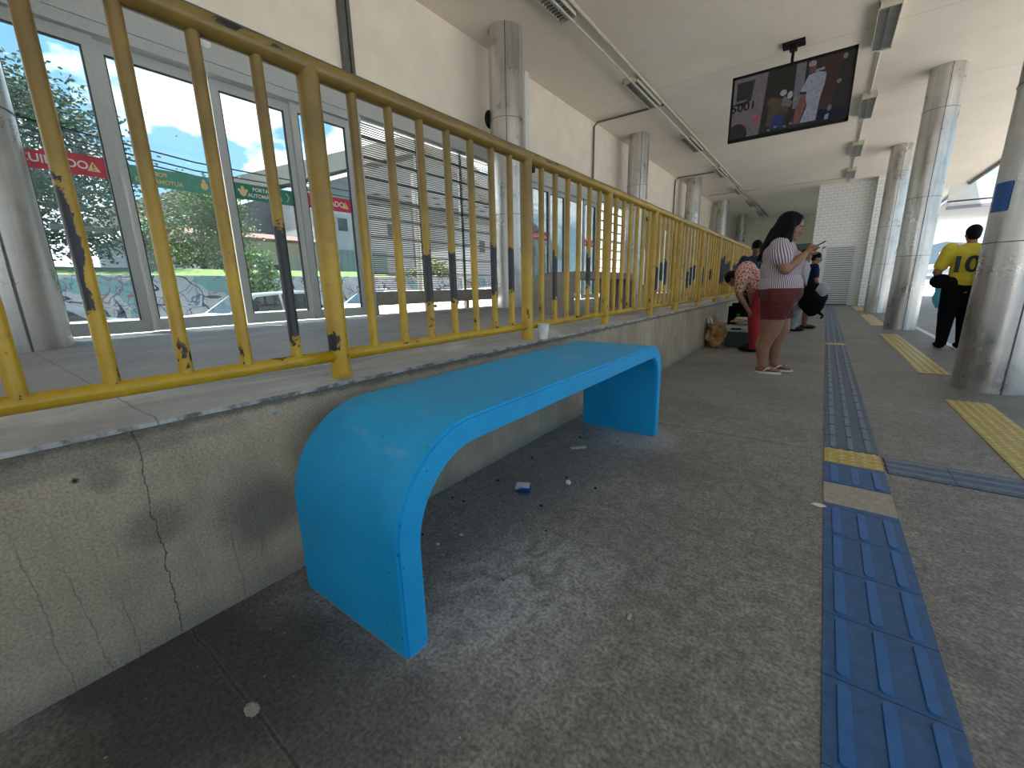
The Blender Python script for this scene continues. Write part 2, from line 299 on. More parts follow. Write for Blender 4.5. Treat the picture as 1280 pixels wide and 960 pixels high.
M = dict(
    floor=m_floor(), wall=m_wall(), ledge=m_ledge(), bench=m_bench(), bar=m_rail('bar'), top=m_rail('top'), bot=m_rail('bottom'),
    steel=m_steel(), ceil=m_ceiling(), tile=m_tile(), glass=m_glass(), graf=m_graffiti(),
    cream=mat('cream_wall_paint', (.80, .72, .60), .85, scale=3, var=.05),
    alu=mat('grey_aluminium_frame', (.42, .44, .42), .45, scale=40, var=.06), aluw=mat('pale_aluminium', (.68, .69, .66), .45, var=.05),
    gasket=mat('black_rubber_gasket', (.02, .02, .022), .6),
    louv=mat('grey_louvre_slats', (.07, .075, .06), .5, var=.1), plinth=mat('brown_concrete_band', (.30, .27, .23), .85, bump=.3),
    black=mat('black_plastic', (.006, .006, .007), .45, spec=.2), darkpole=mat('dark_conduit', (.11, .105, .09), .5), paleconduit=mat('pale_conduit', (.55, .5, .42), .5),
    lampw=mat('cream_lamp_housing', (.60, .55, .42), .5), lampg=mat('louvre_aluminium', (.42, .43, .41), .3, metal=.6), tube=mat('unlit_tube_glass', (.7, .72, .7), .2),
    blue=mat('blue_tactile_rubber', (.022, .095, .24), .5, var=.22, scale=30, bump=.15), bluebar=mat('blue_tactile_ridge', (.014, .12, .36), .38, var=.15, scale=30),
    blue2=mat('dusty_blue_tactile', (.085, .12, .185), .6, var=.22, scale=30, bump=.15), blue2bar=mat('dusty_blue_ridge', (.14, .175, .235), .5, var=.15, scale=30),
    yel=mat('yellow_tactile_rubber', (.46, .34, .085), .5, var=.2, scale=25, bump=.15), yelbar=mat('yellow_tactile_ridge', (.58, .47, .20), .42, var=.15, scale=25),
    bare=mat('bare_mortar', (.36, .32, .26), .85, var=.15, scale=40, bump=.3), grout=mat('tile_joint_grout', (.05, .055, .07), .8),
    skin=mat('brown_skin', (.27, .13, .075), .5, var=.08, scale=8), skind=mat('dark_brown_skin', (.14, .065, .04), .5, var=.08, scale=8), skinl=mat('tan_skin', (.40, .22, .15), .5, var=.08, scale=8),
    hair=mat('black_hair', (.004, .0035, .004), .6, var=.3, scale=60, bump=.3, spec=.12), stripe=m_stripe('striped_blouse_cotton', (.13, .09, .13), (.62, .54, .58), 80),
    maroon=mat('maroon_cotton', (.085, .010, .009), .8, var=.3, scale=14, bump=.5), red=mat('bright_red_cotton', (.27, .008, .012), .8, var=.2, scale=10, bump=.4),
    peach=m_spots('peach_print_cotton', (.20, .03, .03), (.60, .36, .29), 34, .40), navyp=m_spots('navy_print_cotton', (.06, .22, .32), (.008, .014, .045), 22, .22),
    navy=mat('navy_cotton', (.010, .012, .055), .9, bump=.4, spec=.15), blk=mat('black_fabric', (.005, .005, .006), .9, bump=.4, spec=.12), greyc=mat('grey_cotton', (.32, .33, .34), .8, bump=.4),
    jersey=mat('yellow_jersey', (.62, .50, .03), .7, var=.1, scale=10, bump=.3), jgreen=mat('dark_green_print', (.012, .04, .05), .7),
    white=mat('white_rubber', (.72, .68, .62), .5), whitep=mat('white_plastic', (.75, .75, .73), .35), eye=mat('eye_white', (.6, .58, .55), .3), lip=mat('lips', (.25, .07, .06), .5),
    coolg=mat('dark_grey_cooler', (.045, .055, .065), .45), coolw=mat('white_cooler_lid', (.55, .57, .58), .4), bag=mat('golden_brown_plastic_bag', (.36, .19, .055), .35, var=.6, scale=14, bump=.8),
    bagp=mat('pale_paper_bag', (.50, .40, .26), .7, var=.35, scale=18, bump=.8), green=mat('green_strap', (.01, .16, .05), .6), teal=mat('teal_fabric', (.06, .30, .36), .7, bump=.4),
    asphalt=mat('asphalt', (.16, .165, .175), .85, var=.15, scale=3, bump=.2), lane=mat('worn_bus_lane_concrete', (.34, .33, .32), .85, var=.15, scale=3, bump=.2), pave=mat('pavement_concrete', (.50, .48, .44), .9, var=.1, scale=2), line=mat('white_road_paint', (.75, .75, .73), .6, var=.1),
    carw=mat('white_car_paint', (.62, .64, .66), .2, var=.03), carg=mat('silver_car_paint', (.42, .45, .5), .25, metal=.3, var=.03), carglass=mat('car_window_glass', (.03, .04, .05), .08), tyre=mat('tyre_rubber', (.015, .015, .016), .7),
    red_st=mat('red_sticker_film', (.58, .03, .055), .4, var=.12), green_st=mat('green_sticker_film', (.02, .20, .13), .4, var=.12), pgreen_st=mat('faded_green_film', (.10, .34, .25), .4, var=.12), white_st=mat('white_sticker_ink', (.80, .78, .74), .5, var=.04), yel_st=mat('yellow_sticker_ink', (.75, .62, .25), .5, var=.05),
    leafd=m_leaf('dark_leaves', (.03, .07, .05), (.11, .19, .11)), leafy=m_leaf('yellow_green_leaves', (.07, .13, .03), (.30, .34, .10)), leafb=m_leaf('bright_bush_leaves', (.09, .17, .05), (.26, .40, .12)),
    grass=m_leaf('sunlit_grass', (.10, .17, .03), (.22, .28, .07)), bark=mat('grey_bark', (.22, .19, .16), .9, bump=.6),
    bwhite=mat('white_house_paint', (.66, .66, .64), .8, var=.06, scale=2), bgrey=mat('grey_shed_wall', (.27, .28, .29), .8, var=.12, scale=1), bbeige=mat('beige_roof_fascia', (.55, .50, .42), .8, var=.08, scale=1), bwin=mat('dark_window_glass', (.05, .06, .07), .2), bgreen=mat('pale_green_gate', (.28, .42, .38), .6), broof=mat('red_clay_roof', (.30, .15, .12), .8),
    dado=mat('grey_green_dado', (.20, .235, .20), .7, var=.08, scale=4), pvc=mat('white_slatted_door', (.60, .62, .61), .5, var=.04), bluep=mat('blue_plastic', (.012, .06, .25), .4), bluet=mat('scuffed_blue_tape', (.02, .09, .32), .5, var=.5, scale=60),
    hill=mat('hazy_hill', (.09, .13, .16), .9), blue_eq=mat('grey_paper', (.55, .57, .62), .8),
)

# ------------------------------------------------------------------ mesh helpers
def link(name, me, m, parent=None):
    o = bpy.data.objects.new(name, me); C.objects.link(o)
    if m is not None and not me.materials: me.materials.append(m)
    if parent is not None: o.parent = parent
    return o
def obj(name, bm, m, parent=None, smooth=None):
    me = bpy.data.meshes.new(name); bm.normal_update(); bm.to_mesh(me); bm.free()
    if smooth is not None:
        for p in me.polygons: p.use_smooth = True
        if smooth < 3: me.set_sharp_from_angle(angle=smooth)
    return link(name, me, m, parent)
def B(): return bmesh.new()
def box(bm, x0, x1, y0, y1, z0, z1, rot=None, piv=None, bev=0):
    x0, x1 = min(x0, x1), max(x0, x1); y0, y1 = min(y0, y1), max(y0, y1)
    c = Vector(((x0+x1)/2, (y0+y1)/2, (z0+z1)/2)); p = Vector(piv) if piv else c
    t = bmesh.new() if bev else bm
    vs = [Vector((x, y, z)) for z in (z0, z1) for y in (y0, y1) for x in (x0, x1)]
    if rot is not None: vs = [rot @ (v-p) + p for v in vs]
    vs = [t.verts.new(v) for v in vs]
    for f in ((0, 2, 3, 1), (4, 5, 7, 6), (0, 1, 5, 4), (2, 6, 7, 3), (0, 4, 6, 2), (1, 3, 7, 5)): t.faces.new([vs[i] for i in f])
    if bev:
        bmesh.ops.bevel(t, geom=t.edges[:], offset=bev, segments=2, affect='EDGES')
        mp = {v: bm.verts.new(v.co) for v in t.verts}
        for f in t.faces: bm.faces.new([mp[v] for v in f.verts])
        t.free()
    return bm
def cyl(bm, p0, p1, r0, r1=None, n=16, caps=True):
    r1 = r0 if r1 is None else r1; p0 = Vector(p0); p1 = Vector(p1); d = p1-p0
    q = d.to_track_quat('Z', 'Y').to_matrix()
    cs = [(math.cos(2*PI*k/n), math.sin(2*PI*k/n)) for k in range(n)]
    A = [bm.verts.new(p0 + q @ Vector((c*r0, s*r0, 0))) for c, s in cs]; D = [bm.verts.new(p1 + q @ Vector((c*r1, s*r1, 0))) for c, s in cs]
    for k in range(n): bm.faces.new((A[k], A[(k+1) % n], D[(k+1) % n], D[k]))
    if caps: bm.faces.new(A[::-1]); bm.faces.new(D)
    return bm
SPH = {}
def unit_sphere(n):
    if n not in SPH:
        m = max(6, n//2+2); vs = [(0, 0, 1)]
        for i in range(1, m):
            th = PI*i/m
            for k in range(n): vs.append((math.sin(th)*math.cos(2*PI*k/n), math.sin(th)*math.sin(2*PI*k/n), math.cos(th)))
        vs.append((0, 0, -1)); L_ = len(vs)-1; fs = []
        for k in range(n): fs.append((0, 1+k, 1+(k+1) % n)); fs.append((L_, L_-n+(k+1) % n, L_-n+k))
        for i in range(m-2):
            for k in range(n): a = 1+i*n; fs.append((a+k, a+n+k, a+n+(k+1) % n, a+(k+1) % n))
        SPH[n] = (np.array(vs, float), fs)
    return SPH[n]
def sph(bm, c, r, n=16, rot=None):
    r = (r, r, r) if isinstance(r, (int, float)) else r; V, F = unit_sphere(n); V = V*np.array(r)
    if rot is not None: V = V @ np.array(rot).T
    V = V+np.array(c); vs = [bm.verts.new(v) for v in V]
    for f in F: bm.faces.new([vs[i] for i in f])
    return bm
def tube(bm, pts, r, n=10, closed=False):
    pts = [Vector(p) for p in pts]; rings = []
    up = None
    for i, p in enumerate(pts):
        a = pts[(i-1) % len(pts)] if (i > 0 or closed) else p; b = pts[(i+1) % len(pts)] if (i < len(pts)-1 or closed) else p
        d = (b-a).normalized()
        if up is None: up = d.orthogonal().normalized()
        up = (up - d*up.dot(d)).normalized(); s = d.cross(up)
        rr = r[i] if isinstance(r, (list, tuple)) else r
        rings.append([bm.verts.new(p + (up*math.cos(2*PI*k/n)+s*math.sin(2*PI*k/n))*rr) for k in range(n)])
    m = len(rings)
    for i in range(m if closed else m-1):
        A, Bq = rings[i], rings[(i+1) % m]
        for k in range(n): bm.faces.new((A[k], A[(k+1) % n], Bq[(k+1) % n], Bq[k]))
    if not closed: bm.faces.new(rings[0][::-1]); bm.faces.new(rings[-1])
    return bm
def prism(bm, pts2, axis, a, b):
    """outline in a plane extruded along axis ('x','y','z') from a to b"""
    def mk(u, v, w): return {'x': (w, u, v), 'y': (u, w, v), 'z': (u, v, w)}[axis]
    A = [bm.verts.new(mk(u, v, a)) for u, v in pts2]; D = [bm.verts.new(mk(u, v, b)) for u, v in pts2]; n = len(A)
    bm.faces.new(A[::-1]); bm.faces.new(D)
    for i in range(n): bm.faces.new((A[i], A[(i+1) % n], D[(i+1) % n], D[i]))
    bmesh.ops.recalc_face_normals(bm, faces=bm.faces); return bm
def tag(o, label, cat, group=None, kind=None):
    o['label'] = label; o['category'] = cat
    if group: o['group'] = group
    if kind: o['kind'] = kind
    return o
def empty(name, loc=(0, 0, 0), rz=0, label=None, cat=None, group=None):
    o = bpy.data.objects.new(name, None); C.objects.link(o); o.location = loc; o.rotation_euler = (0, 0, rz); o.empty_display_size = .1
    if label: tag(o, label, cat, group)
    return o
def struct(name, bm, m, parent=None, smooth=None):
    o = obj(name, bm, m, parent, smooth)
    if parent is None: o['kind'] = 'structure'
    return o
def dup(root, loc, label=None, group=None, rz=None):
    r = root.copy(); C.objects.link(r); r.location = loc
    if rz is not None: r.rotation_euler = (0, 0, rz)
    if label: r['label'] = label
    if group: r['group'] = group
    for ch in list(root.children):
        c = ch.copy(); C.objects.link(c); c.parent = r
        for g in ch.children:
            d = g.copy(); C.objects.link(d); d.parent = c
    return r
DG = None
def text_mesh(s, size, depth=.001, mirror=False):
    cu = bpy.data.curves.new('lettering', 'FONT'); cu.body = s; cu.size = size; cu.extrude = depth; cu.align_x = 'CENTER'; cu.align_y = 'CENTER'; cu.offset = size*.018
    o = bpy.data.objects.new('lettering', cu); C.objects.link(o)
    me = bpy.data.meshes.new_from_object(o.evaluated_get(bpy.context.evaluated_depsgraph_get()))
    bpy.data.objects.remove(o); me.name = 'lettering'
    if mirror: me.transform(Matrix.Scale(-1, 4, (1, 0, 0))); me.flip_normals()
    return me
def blob(name, prims, m, parent, voxel=.01, smooth_it=3, cuts=(), solid=0):
    """one continuous surface out of overlapping tapered limbs and ellipsoids"""
    AV = []; AF = []; nv = 0
    def add(c, r, n, rot=None):
        nonlocal nv
        V, F = unit_sphere(n); V = V*np.array(r if not isinstance(r, (int, float)) else (r, r, r))
        if rot is not None: V = V @ np.array(rot).T
        AV.append(V+np.array(c)); AF.extend(tuple(i+nv for i in f) for f in F); nv += len(V)
    for p in prims:
        if p[0] == 'c':
            _, a, ra, b, rb = p; a = Vector(a); b = Vector(b); L_ = (b-a).length; st = max(2, int(L_/(min(ra, rb)*.45)))
            for i in range(st+1):
                f = i/st; add(a.lerp(b, f), ra+(rb-ra)*f, 14)
        else: add(p[1], p[2], 20, Matrix.Rotation(p[3], 3, 'Y') if len(p) > 3 else None)
    me = bpy.data.meshes.new(name); me.from_pydata(np.concatenate(AV).tolist(), [], AF)
    o = bpy.data.objects.new(name, me); C.objects.link(o)
    r = o.modifiers.new('r', 'REMESH'); r.mode = 'VOXEL'; r.voxel_size = voxel; r.adaptivity = 0
    s = o.modifiers.new('s', 'SMOOTH'); s.iterations = smooth_it; s.factor = .5
    m2 = bpy.data.meshes.new_from_object(o.evaluated_get(bpy.context.evaluated_depsgraph_get()))
    bpy.data.objects.remove(o)
    if cuts:
        bm = B(); bm.from_mesh(m2)
        for pt, nr in cuts:
            bmesh.ops.bisect_plane(bm, geom=bm.verts[:]+bm.edges[:]+bm.faces[:], plane_co=pt, plane_no=nr, clear_outer=True)
        bm.to_mesh(m2); bm.free()
    for p in m2.polygons: p.use_smooth = True
    m2.materials.clear(); o = link(name, m2, m, parent)
    if solid:
        q = o.modifiers.new('thickness', 'SOLIDIFY'); q.thickness = solid; q.offset = -1
    return o

# ------------------------------------------------------------------ the setting
Z1 = .66; ZC = 4.65; XF = -4.88
bm = B()
box(bm, -1.44, 1.6, -26, 32, -.3, 0); struct('floor', bm, M['floor'])
bm = B(); box(bm, 1.68, 14, -30, 90, -.4, -.03); struct('road_bus_lane', bm, M['lane'])
bm = B(); box(bm, 1.6, 1.68, -26, 60, -.3, .004); struct('trim_1', bm, M['line'])
bm = B(); box(bm, 14, 160, -40, 300, -.5, -.02); struct('ground_far_side', bm, M['asphalt'])
bm = B(); box(bm, -1.5, 14, 32, 60, -.4, -.035); struct('ground_beyond_station', bm, M['asphalt'])
# upper slab with the kerb wall in front of it
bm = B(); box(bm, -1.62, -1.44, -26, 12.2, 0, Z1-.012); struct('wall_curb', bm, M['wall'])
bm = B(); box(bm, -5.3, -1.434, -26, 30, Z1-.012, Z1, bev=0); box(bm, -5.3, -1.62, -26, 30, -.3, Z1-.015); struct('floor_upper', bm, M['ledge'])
bm = B(); box(bm, -1.56, -1.44, 12.2, 30, 0, Z1-.012); struct('wall_curb_far', bm, M['wall'])
bm = B(); box(bm, -5.72, 4.1, -26, 34, ZC, ZC+.35); struct('ceiling', bm, M['ceil'])
bm = B(); box(bm, 4.1, 4.16, -26, 34, ZC-.10, ZC+.4); struct('trim_eave', bm, M['darkpole'])
# wall above the doors, header beam
bm = B(); box(bm, -5.02, -4.74, -26, 30, 3.36, ZC); struct('wall_left', bm, M['cream'])
bm = B(); box(bm, -5.0, -4.80, -26, 30, 3.06, 3.36); box(bm, -4.80, -4.775, -26, 30, 3.33, 3.36); box(bm, -4.8, -4.785, -26, 30, 3.06, 3.08)
struct('trim_door_header', bm, M['alu'])
# far end
bm = B(); box(bm, -5.2, -.6, 30, 30.2, 3.05, ZC); struct('wall_far', bm, M['cream'])
bm = B(); box(bm, -5.2, -.6, 30, 30.2, 0, 3.05); struct('wall_far_dado', bm, M['dado'])
bm = B(); box(bm, -.62, 1.12, 21.6, 30, 0, ZC); struct('wall_tiled_room', bm, M['tile'])
bm = B(); box(bm, 1.12, 1.62, 21.2, 23, 0, ZC); struct('wall_tiled_pier', bm, M['tile'])
# door in tiled room
d = empty('door_17', (0, 21.6, 0)); d['kind'] = 'structure'
bm = B()
for (a, b_, c_, e_) in ((-.22, -.16, 0, 2.30), (.84, .90, 0, 2.30), (-.22, .90, 2.24, 2.30)): box(bm, a, b_, -.05, .0, c_, e_)
obj('door_frame', bm, M['aluw'], d)
obj('door_leaf', box(B(), -.16, .84, -.025, 0, 0, 2.24), M['darkpole'], d)
bm = B(); box(bm, -.16, -.10, -.04, -.02, 0, 2.24); box(bm, .78, .84, -.04, -.02, 0, 2.24)
for k in range(26): box(bm, -.12, .80, -.045, -.025, .06+k*.084, .06+k*.084+.055)
obj('louvre_slats', bm, M['pvc'], d)
bm = B(); box(bm, -.12, -.06, -.07, -.04, 1.0, 1.04); obj('door_handle', bm, M['alu'], d)
# ------------------------------------------------------------------ glazed facade: sets of four door leaves, louvred bays between
def leaf(idx, y0, y1, x, sticker=None, mirror=False, st=.075, top=2.98):
    r = empty('door_%d' % idx, (x, 0, Z1)); r['kind'] = 'structure'
    H0, H1 = .01, top-Z1
    bm = B()
    box(bm, -.02, .02, y0, y0+st, H0, H1); box(bm, -.02, .02, y1-st, y1, H0, H1)
    box(bm, -.02, .02, y0+st, y1-st, H0, .115); box(bm, -.02, .02, y0+st, y1-st, H1-.09, H1)
    obj('leaf_frame', bm, M['alu'], r)
    bm = B()
    for a, b_ in ((y0+st, y0+st+.008), (y1-st-.008, y1-st)): box(bm, -.014, .022, a, b_, .115, H1-.09)
    box(bm, -.014, .022, y0+st, y1-st, H1-.098, H1-.09); obj('gasket', bm, M['gasket'], r)
    bm = B(); box(bm, -.003, .003, y0+st+.008, y1-st-.008, .115, H1-.098); obj('pane', bm, M['glass'], r)
    if sticker:
        a, b_ = y0+st+.012, y1-st-.012; z0, z1 = 1.93-Z1, 2.085-Z1; mt = {'r': 'red_st', 'g': 'green_st', 'p': 'pgreen_st'}[sticker]
        bm = B()
        if sticker == 'r' and idx == 1:   # torn upper edge
            prism(bm, [(a, z0+.01), (b_, z0), (b_, z1), (a+.40*(b_-a), z1+.004), (a+.36*(b_-a), z1-.02), (a+.12*(b_-a), z1-.025), (a+.1*(b_-a), z1), (a, z1+.01)], 'x', .0032, .0045)
        else: box(bm, .0032, .0045, a, b_, z0, z1)
        s = obj('sticker', bm, M[mt], r); s['label'] = {'r': 'red warning sticker', 'g': 'green sticker with an arrow', 'p': 'faded green sticker with reversed lettering'}[sticker]
        def put(txt, yc, zc, size, mm, mir=False):
            me = text_mesh(txt, size, .0006, mir); me.materials.clear()
            o = link('lettering', me, M[mm], s); o.rotation_euler = (PI/2, 0, PI/2); o.location = (.0056, yc, zc); return o
        zc = (z0+z1)/2; W = b_-a
        def tri(yc):
            bm = B(); prism(bm, [(yc-.040, zc-.036), (yc+.040, zc-.036), (yc, zc+.038)], 'x', .005, .0056)
            q = obj('warning_triangle', bm, M['yel_st'], s)
            bm = B(); box(bm, .0058, .0062, yc-.005, yc+.005, zc-.012, zc+.018); box(bm, .0058, .0062, yc-.005, yc+.005, zc-.028, zc-.020); obj('exclamation_mark', bm, M['red_st'], s)
        if sticker == 'r':
            tri(a+.06); tri(b_-.075); put('CUIDADO', (a+b_)/2-.01, zc, .082, 'white_st')
        elif sticker == 'g':
            bm = B(); sph(bm, (.005, a+.075, zc-.012), (.001, .032, .036)); sph(bm, (.005, a+.075, zc+.034), (.001, .016, .018)); sph(bm, (.005, a+.04, zc+.01), (.001, .013, .015)); sph(bm, (.005, a+.11, zc+.01), (.001, .013, .015)); obj('emblem', bm, M['yel_st'], s)
            put('PORTAS', a+.26, zc+.03, .05, 'white_st'); put('AUTOMÁTICAS', a+.29, zc-.03, .05, 'white_st')
            bm = B(); tube(bm, [(.005, b_-.07, zc+.045), (.005, b_-.04, zc), (.005, b_-.07, zc-.045)], .004, 6); obj('arrow', bm, M['white_st'], s)
        else:
            put('PORTAS', a+.17, zc+.03, .05, 'yel_st', True); put('AUTOMÁTICAS', a+.2, zc-.03, .05, 'yel_st', True)
            bm = B(); sph(bm, (.005, b_-.06, zc-.008), (.001, .03, .034)); sph(bm, (.005, b_-.06, zc+.034), (.001, .015, .017)); obj('emblem', bm, M['yel_st'], s)
    return r
k = 1; tn = 2
for si, off in enumerate((0, 6.92, 13.84, 20.76)):
    leaf(k, .39+off, 1.13+off, XF, 'r'); leaf(k+1, 1.12+off, 1.90+off, XF-.06, 'p' if si == 0 else None)
    leaf(k+2, 1.93+off, 2.69+off, XF-.06, 'g' if si == 0 else None); leaf(k+3, 2.66+off, 3.38+off, XF, 'r'); k += 4
    bm = B(); box(bm, -4.97, -4.82, .27+off, .38+off, Z1, 3.06); box(bm, -4.97, -4.82, 3.39+off, 3.50+off, Z1, 3.06); box(bm, -4.98, -4.80, .27+off, 3.50+off, 2.975, 3.06)
    struct('trim_%d' % tn, bm, M['alu']); tn += 1
    bm = B(); cyl(bm, (-4.80, 1.9+off, 3.2), (-4.77, 1.9+off, 3.2), .045, n=20); cyl(bm, (-4.772, 1.9+off, 3.2), (-4.762, 1.9+off, 3.2), .028, n=20)
    tag(obj('door_sensor', bm, M['aluw'], smooth=.6), ['round motion sensor above the nearest glass doors', 'round motion sensor above the second set of glass doors', 'round motion sensor above the third set of glass doors', 'round motion sensor above the farthest glass doors'][si], 'sensor')
def louvre(y0, y1, label, posts):
    r = empty('louvre_screen', (-4.93, 0, 0), label=label, cat='louvre screen')
    bm = B(); n = 0; z = .985
    while z < 3.05:
        if n % 9 == 8: box(bm, -.02, .02, y0, y1, z-.004, z+.018)
        else: box(bm, -.012, .012, y0, y1, z, z+(.015 if z < 2.2 else .009))
        z += .0265; n += 1
    obj('slats', bm, M['louv'], r)
    for p in posts:
        bm = B(); box(bm, -.055, -.015, p-.03, p+.03, .95, 3.06); obj('post', bm, M['alu'], r)
    bm = B(); box(bm, -.06, .06, y0, y1, .78, .965); obj('sill_band', bm, M['plinth'], r)
    for p in posts: obj('foot', box(B(), -.03, .03, p-.03, p+.03, Z1-.01, .78), M['plinth'], r)
    return r
louvre(3.52, 7.17, 'fine grey louvre screen between the first two sets of glass doors', (3.56, 4.5, 5.4, 6.3, 7.13))
louvre(10.44, 14.09, 'grey louvre screen past the second set of glass doors', (10.5, 11.7, 12.9, 14.05))
louvre(17.36, 21.0, 'grey louvre screen between the third and fourth sets of glass doors', (17.4, 18.6, 19.8, 20.96))
wd = empty('window_1', (-4.93, 0, 0)); wd['kind'] = 'structure'
bm = B()
for p in (24.35, 26.2, 28, 29.9): box(bm, -.03, .03, p-.04, p+.04, Z1, 3.06)
box(bm, -.03, .03, 24.35, 29.9, Z1, Z1+.1); obj('window_frame', bm, M['alu'], wd)
obj('pane', box(B(), -.003, .003, 24.39, 29.86, Z1+.1, 3.06), M['glass'], wd)
louvre(-7.9, .25, 'grey louvre screen behind the nearest left column', (-6, -4, -2, .2))
# ------------------------------------------------------------------ steel columns
def column(x, y, z0, r, seams, ang, label, dentlevel=None):
    e = empty('steel_column', (x, y, z0), label=label, cat='column', group='stainless steel platform columns')
    h = ZC-z0
    bm = B(); g = bmesh.ops.create_cone(bm, cap_ends=False, segments=72, radius1=r, radius2=r, depth=h)
    for v in g['verts']: v.co.z += h/2
    bmesh.ops.subdivide_edges(bm, edges=[q for q in bm.edges if abs(q.verts[0].co.z-q.verts[1].co.z) > 1], cuts=40)
    for v in bm.verts:
        a = math.atan2(v.co.y, v.co.x); dn = noise.noise(Vector((math.cos(a)*2.2+x, math.sin(a)*2.2+y, v.co.z*1.1)))*.006
        if dn < 0 or 1: v.co.x += math.cos(a)*dn; v.co.y += math.sin(a)*dn
    obj('shaft', bm, M['steel'], e, smooth=3.1)
    for s in seams:
        bm = B(); tube(bm, [(math.cos(2*PI*i/48)*(r+.001), math.sin(2*PI*i/48)*(r+.001), s-z0) for i in range(48)], .0045, 6, closed=True)
        obj('joint_ring', bm, M['darkpole'], e)
    for a in ang:
        bm = B(); c, s = math.cos(a), math.sin(a); box(bm, (r+.001)*c-.005, (r+.001)*c+.005, (r+.001)*s-.005, (r+.001)*s+.005, 0, h); obj('vertical_seam', bm, M['darkpole'], e)
    return e
SE = [1.42, 2.47, 3.95]
colR = [('nearest right-hand steel column with scraps of blue tape', 5.55, .245), ('second steel column along the right platform edge', 11.5, .25), ('third right-hand steel column, just behind the second', 17.0, .26)]
for lb, yy, r in colR:
    column(1.32, yy, 0, r, SE if yy > 6 else [1.28, 2.5, 3.95], (-PI/2+.1, 1.2), lb)
for i, (lb, yy) in enumerate((('broad steel column at the left picture edge beside the glass doors', .20), ('steel column behind the yellow railing between the door sets', 5.72), ('second steel column rising behind the yellow railing', 11.35), ('third steel column rising behind the yellow railing', 17.0), ('fourth steel column behind the railing, near the far end', 22.5), ('farthest steel column on the upper floor', 28.0))):
    column(-4.28 if i == 0 else -4.23, yy, Z1, .33 if i == 0 else .255, [2.1, 3.45], (.32 if i == 0 else -.95, 1.6), lb)
bm = B(); g = []
for i in range(9):
    a = 3.35+i*.07
    g.append((math.cos(a)*.252, math.sin(a)*.252))
vs = [[bm.verts.new((1.32+p[0], 5.55+p[1], z)) for p in g] for z in (1.53, 1.65, 1.76)]
for a, b_ in zip(vs, vs[1:]):
    for i in range(8): bm.faces.new((a[i], a[i+1], b_[i+1], b_[i]))
bmesh.ops.recalc_face_normals(bm, faces=bm.faces)
tg = obj('blue_tape', bm, M['bluet']); tag(tg, 'scuffed patch of blue tape stuck on the nearest right column', 'tape')
q = tg.modifiers.new('t', 'SOLIDIFY'); q.thickness = .003
# ------------------------------------------------------------------ the yellow railing
XR = -1.53
posts = [-.43, .914, 2.25, 3.46, 4.66, 5.62, 6.85, 8.10, 9.32, 10.55, 11.8]
rl = empty('railing', (XR, 0, Z1), label='long yellow painted tube railing with chipped black patches on the kerb wall', cat='railing')
def rtube(name, y0, y1, z, r, m):
    bm = B(); n = max(2, int((y1-y0)/.25)); tube(bm, [(random.uniform(-.002, .002), y0+(y1-y0)*i/n, z-Z1) for i in range(n+1)], r, 20); return obj(name, bm, m, rl, smooth=3.1)
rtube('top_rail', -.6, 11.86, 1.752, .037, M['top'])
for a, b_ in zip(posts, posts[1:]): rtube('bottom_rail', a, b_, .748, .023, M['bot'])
for p in posts:
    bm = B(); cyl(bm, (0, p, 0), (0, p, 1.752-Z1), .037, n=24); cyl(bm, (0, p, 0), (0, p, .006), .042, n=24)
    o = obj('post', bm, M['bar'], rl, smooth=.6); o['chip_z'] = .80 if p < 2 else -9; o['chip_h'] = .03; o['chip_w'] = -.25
special = {.22: (1.12, .15), .4: (-9, .01), .58: (-9, .01), .75: (1.02, .2), 1.41: (1.05, .14), 1.56: (1.05, .12), 2.08: (1.1, .13), 1.91: (1.1, .13)}
random.seed(3)
for a, b_ in zip(posts, posts[1:]):
    n = round((b_-a)/.168)-1; s = (b_-a)/(n+1)
    for i in range(n):
        y = a+s*(i+1)
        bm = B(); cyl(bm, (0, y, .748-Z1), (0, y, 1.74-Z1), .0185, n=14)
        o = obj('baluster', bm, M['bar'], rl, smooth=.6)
        cz, ch = -9, .01
        if random.random() < .5: cz, ch = random.uniform(1.03, 1.16), random.uniform(.06, .16)
        for kx, vx in special.items():
            if abs(kx-y) < .05: cz, ch = vx
        if 1.0 < y < 1.3 or .5 < y < .6: cz = -9
        if y > 8: cz, ch = 1.2, random.uniform(.1, .3)
        o['chip_z'] = cz; o['chip_h'] = ch; o['chip_w'] = 1.2 if .7 < y < .8 else (-.05 if y < .5 else random.uniform(-.1, .7))
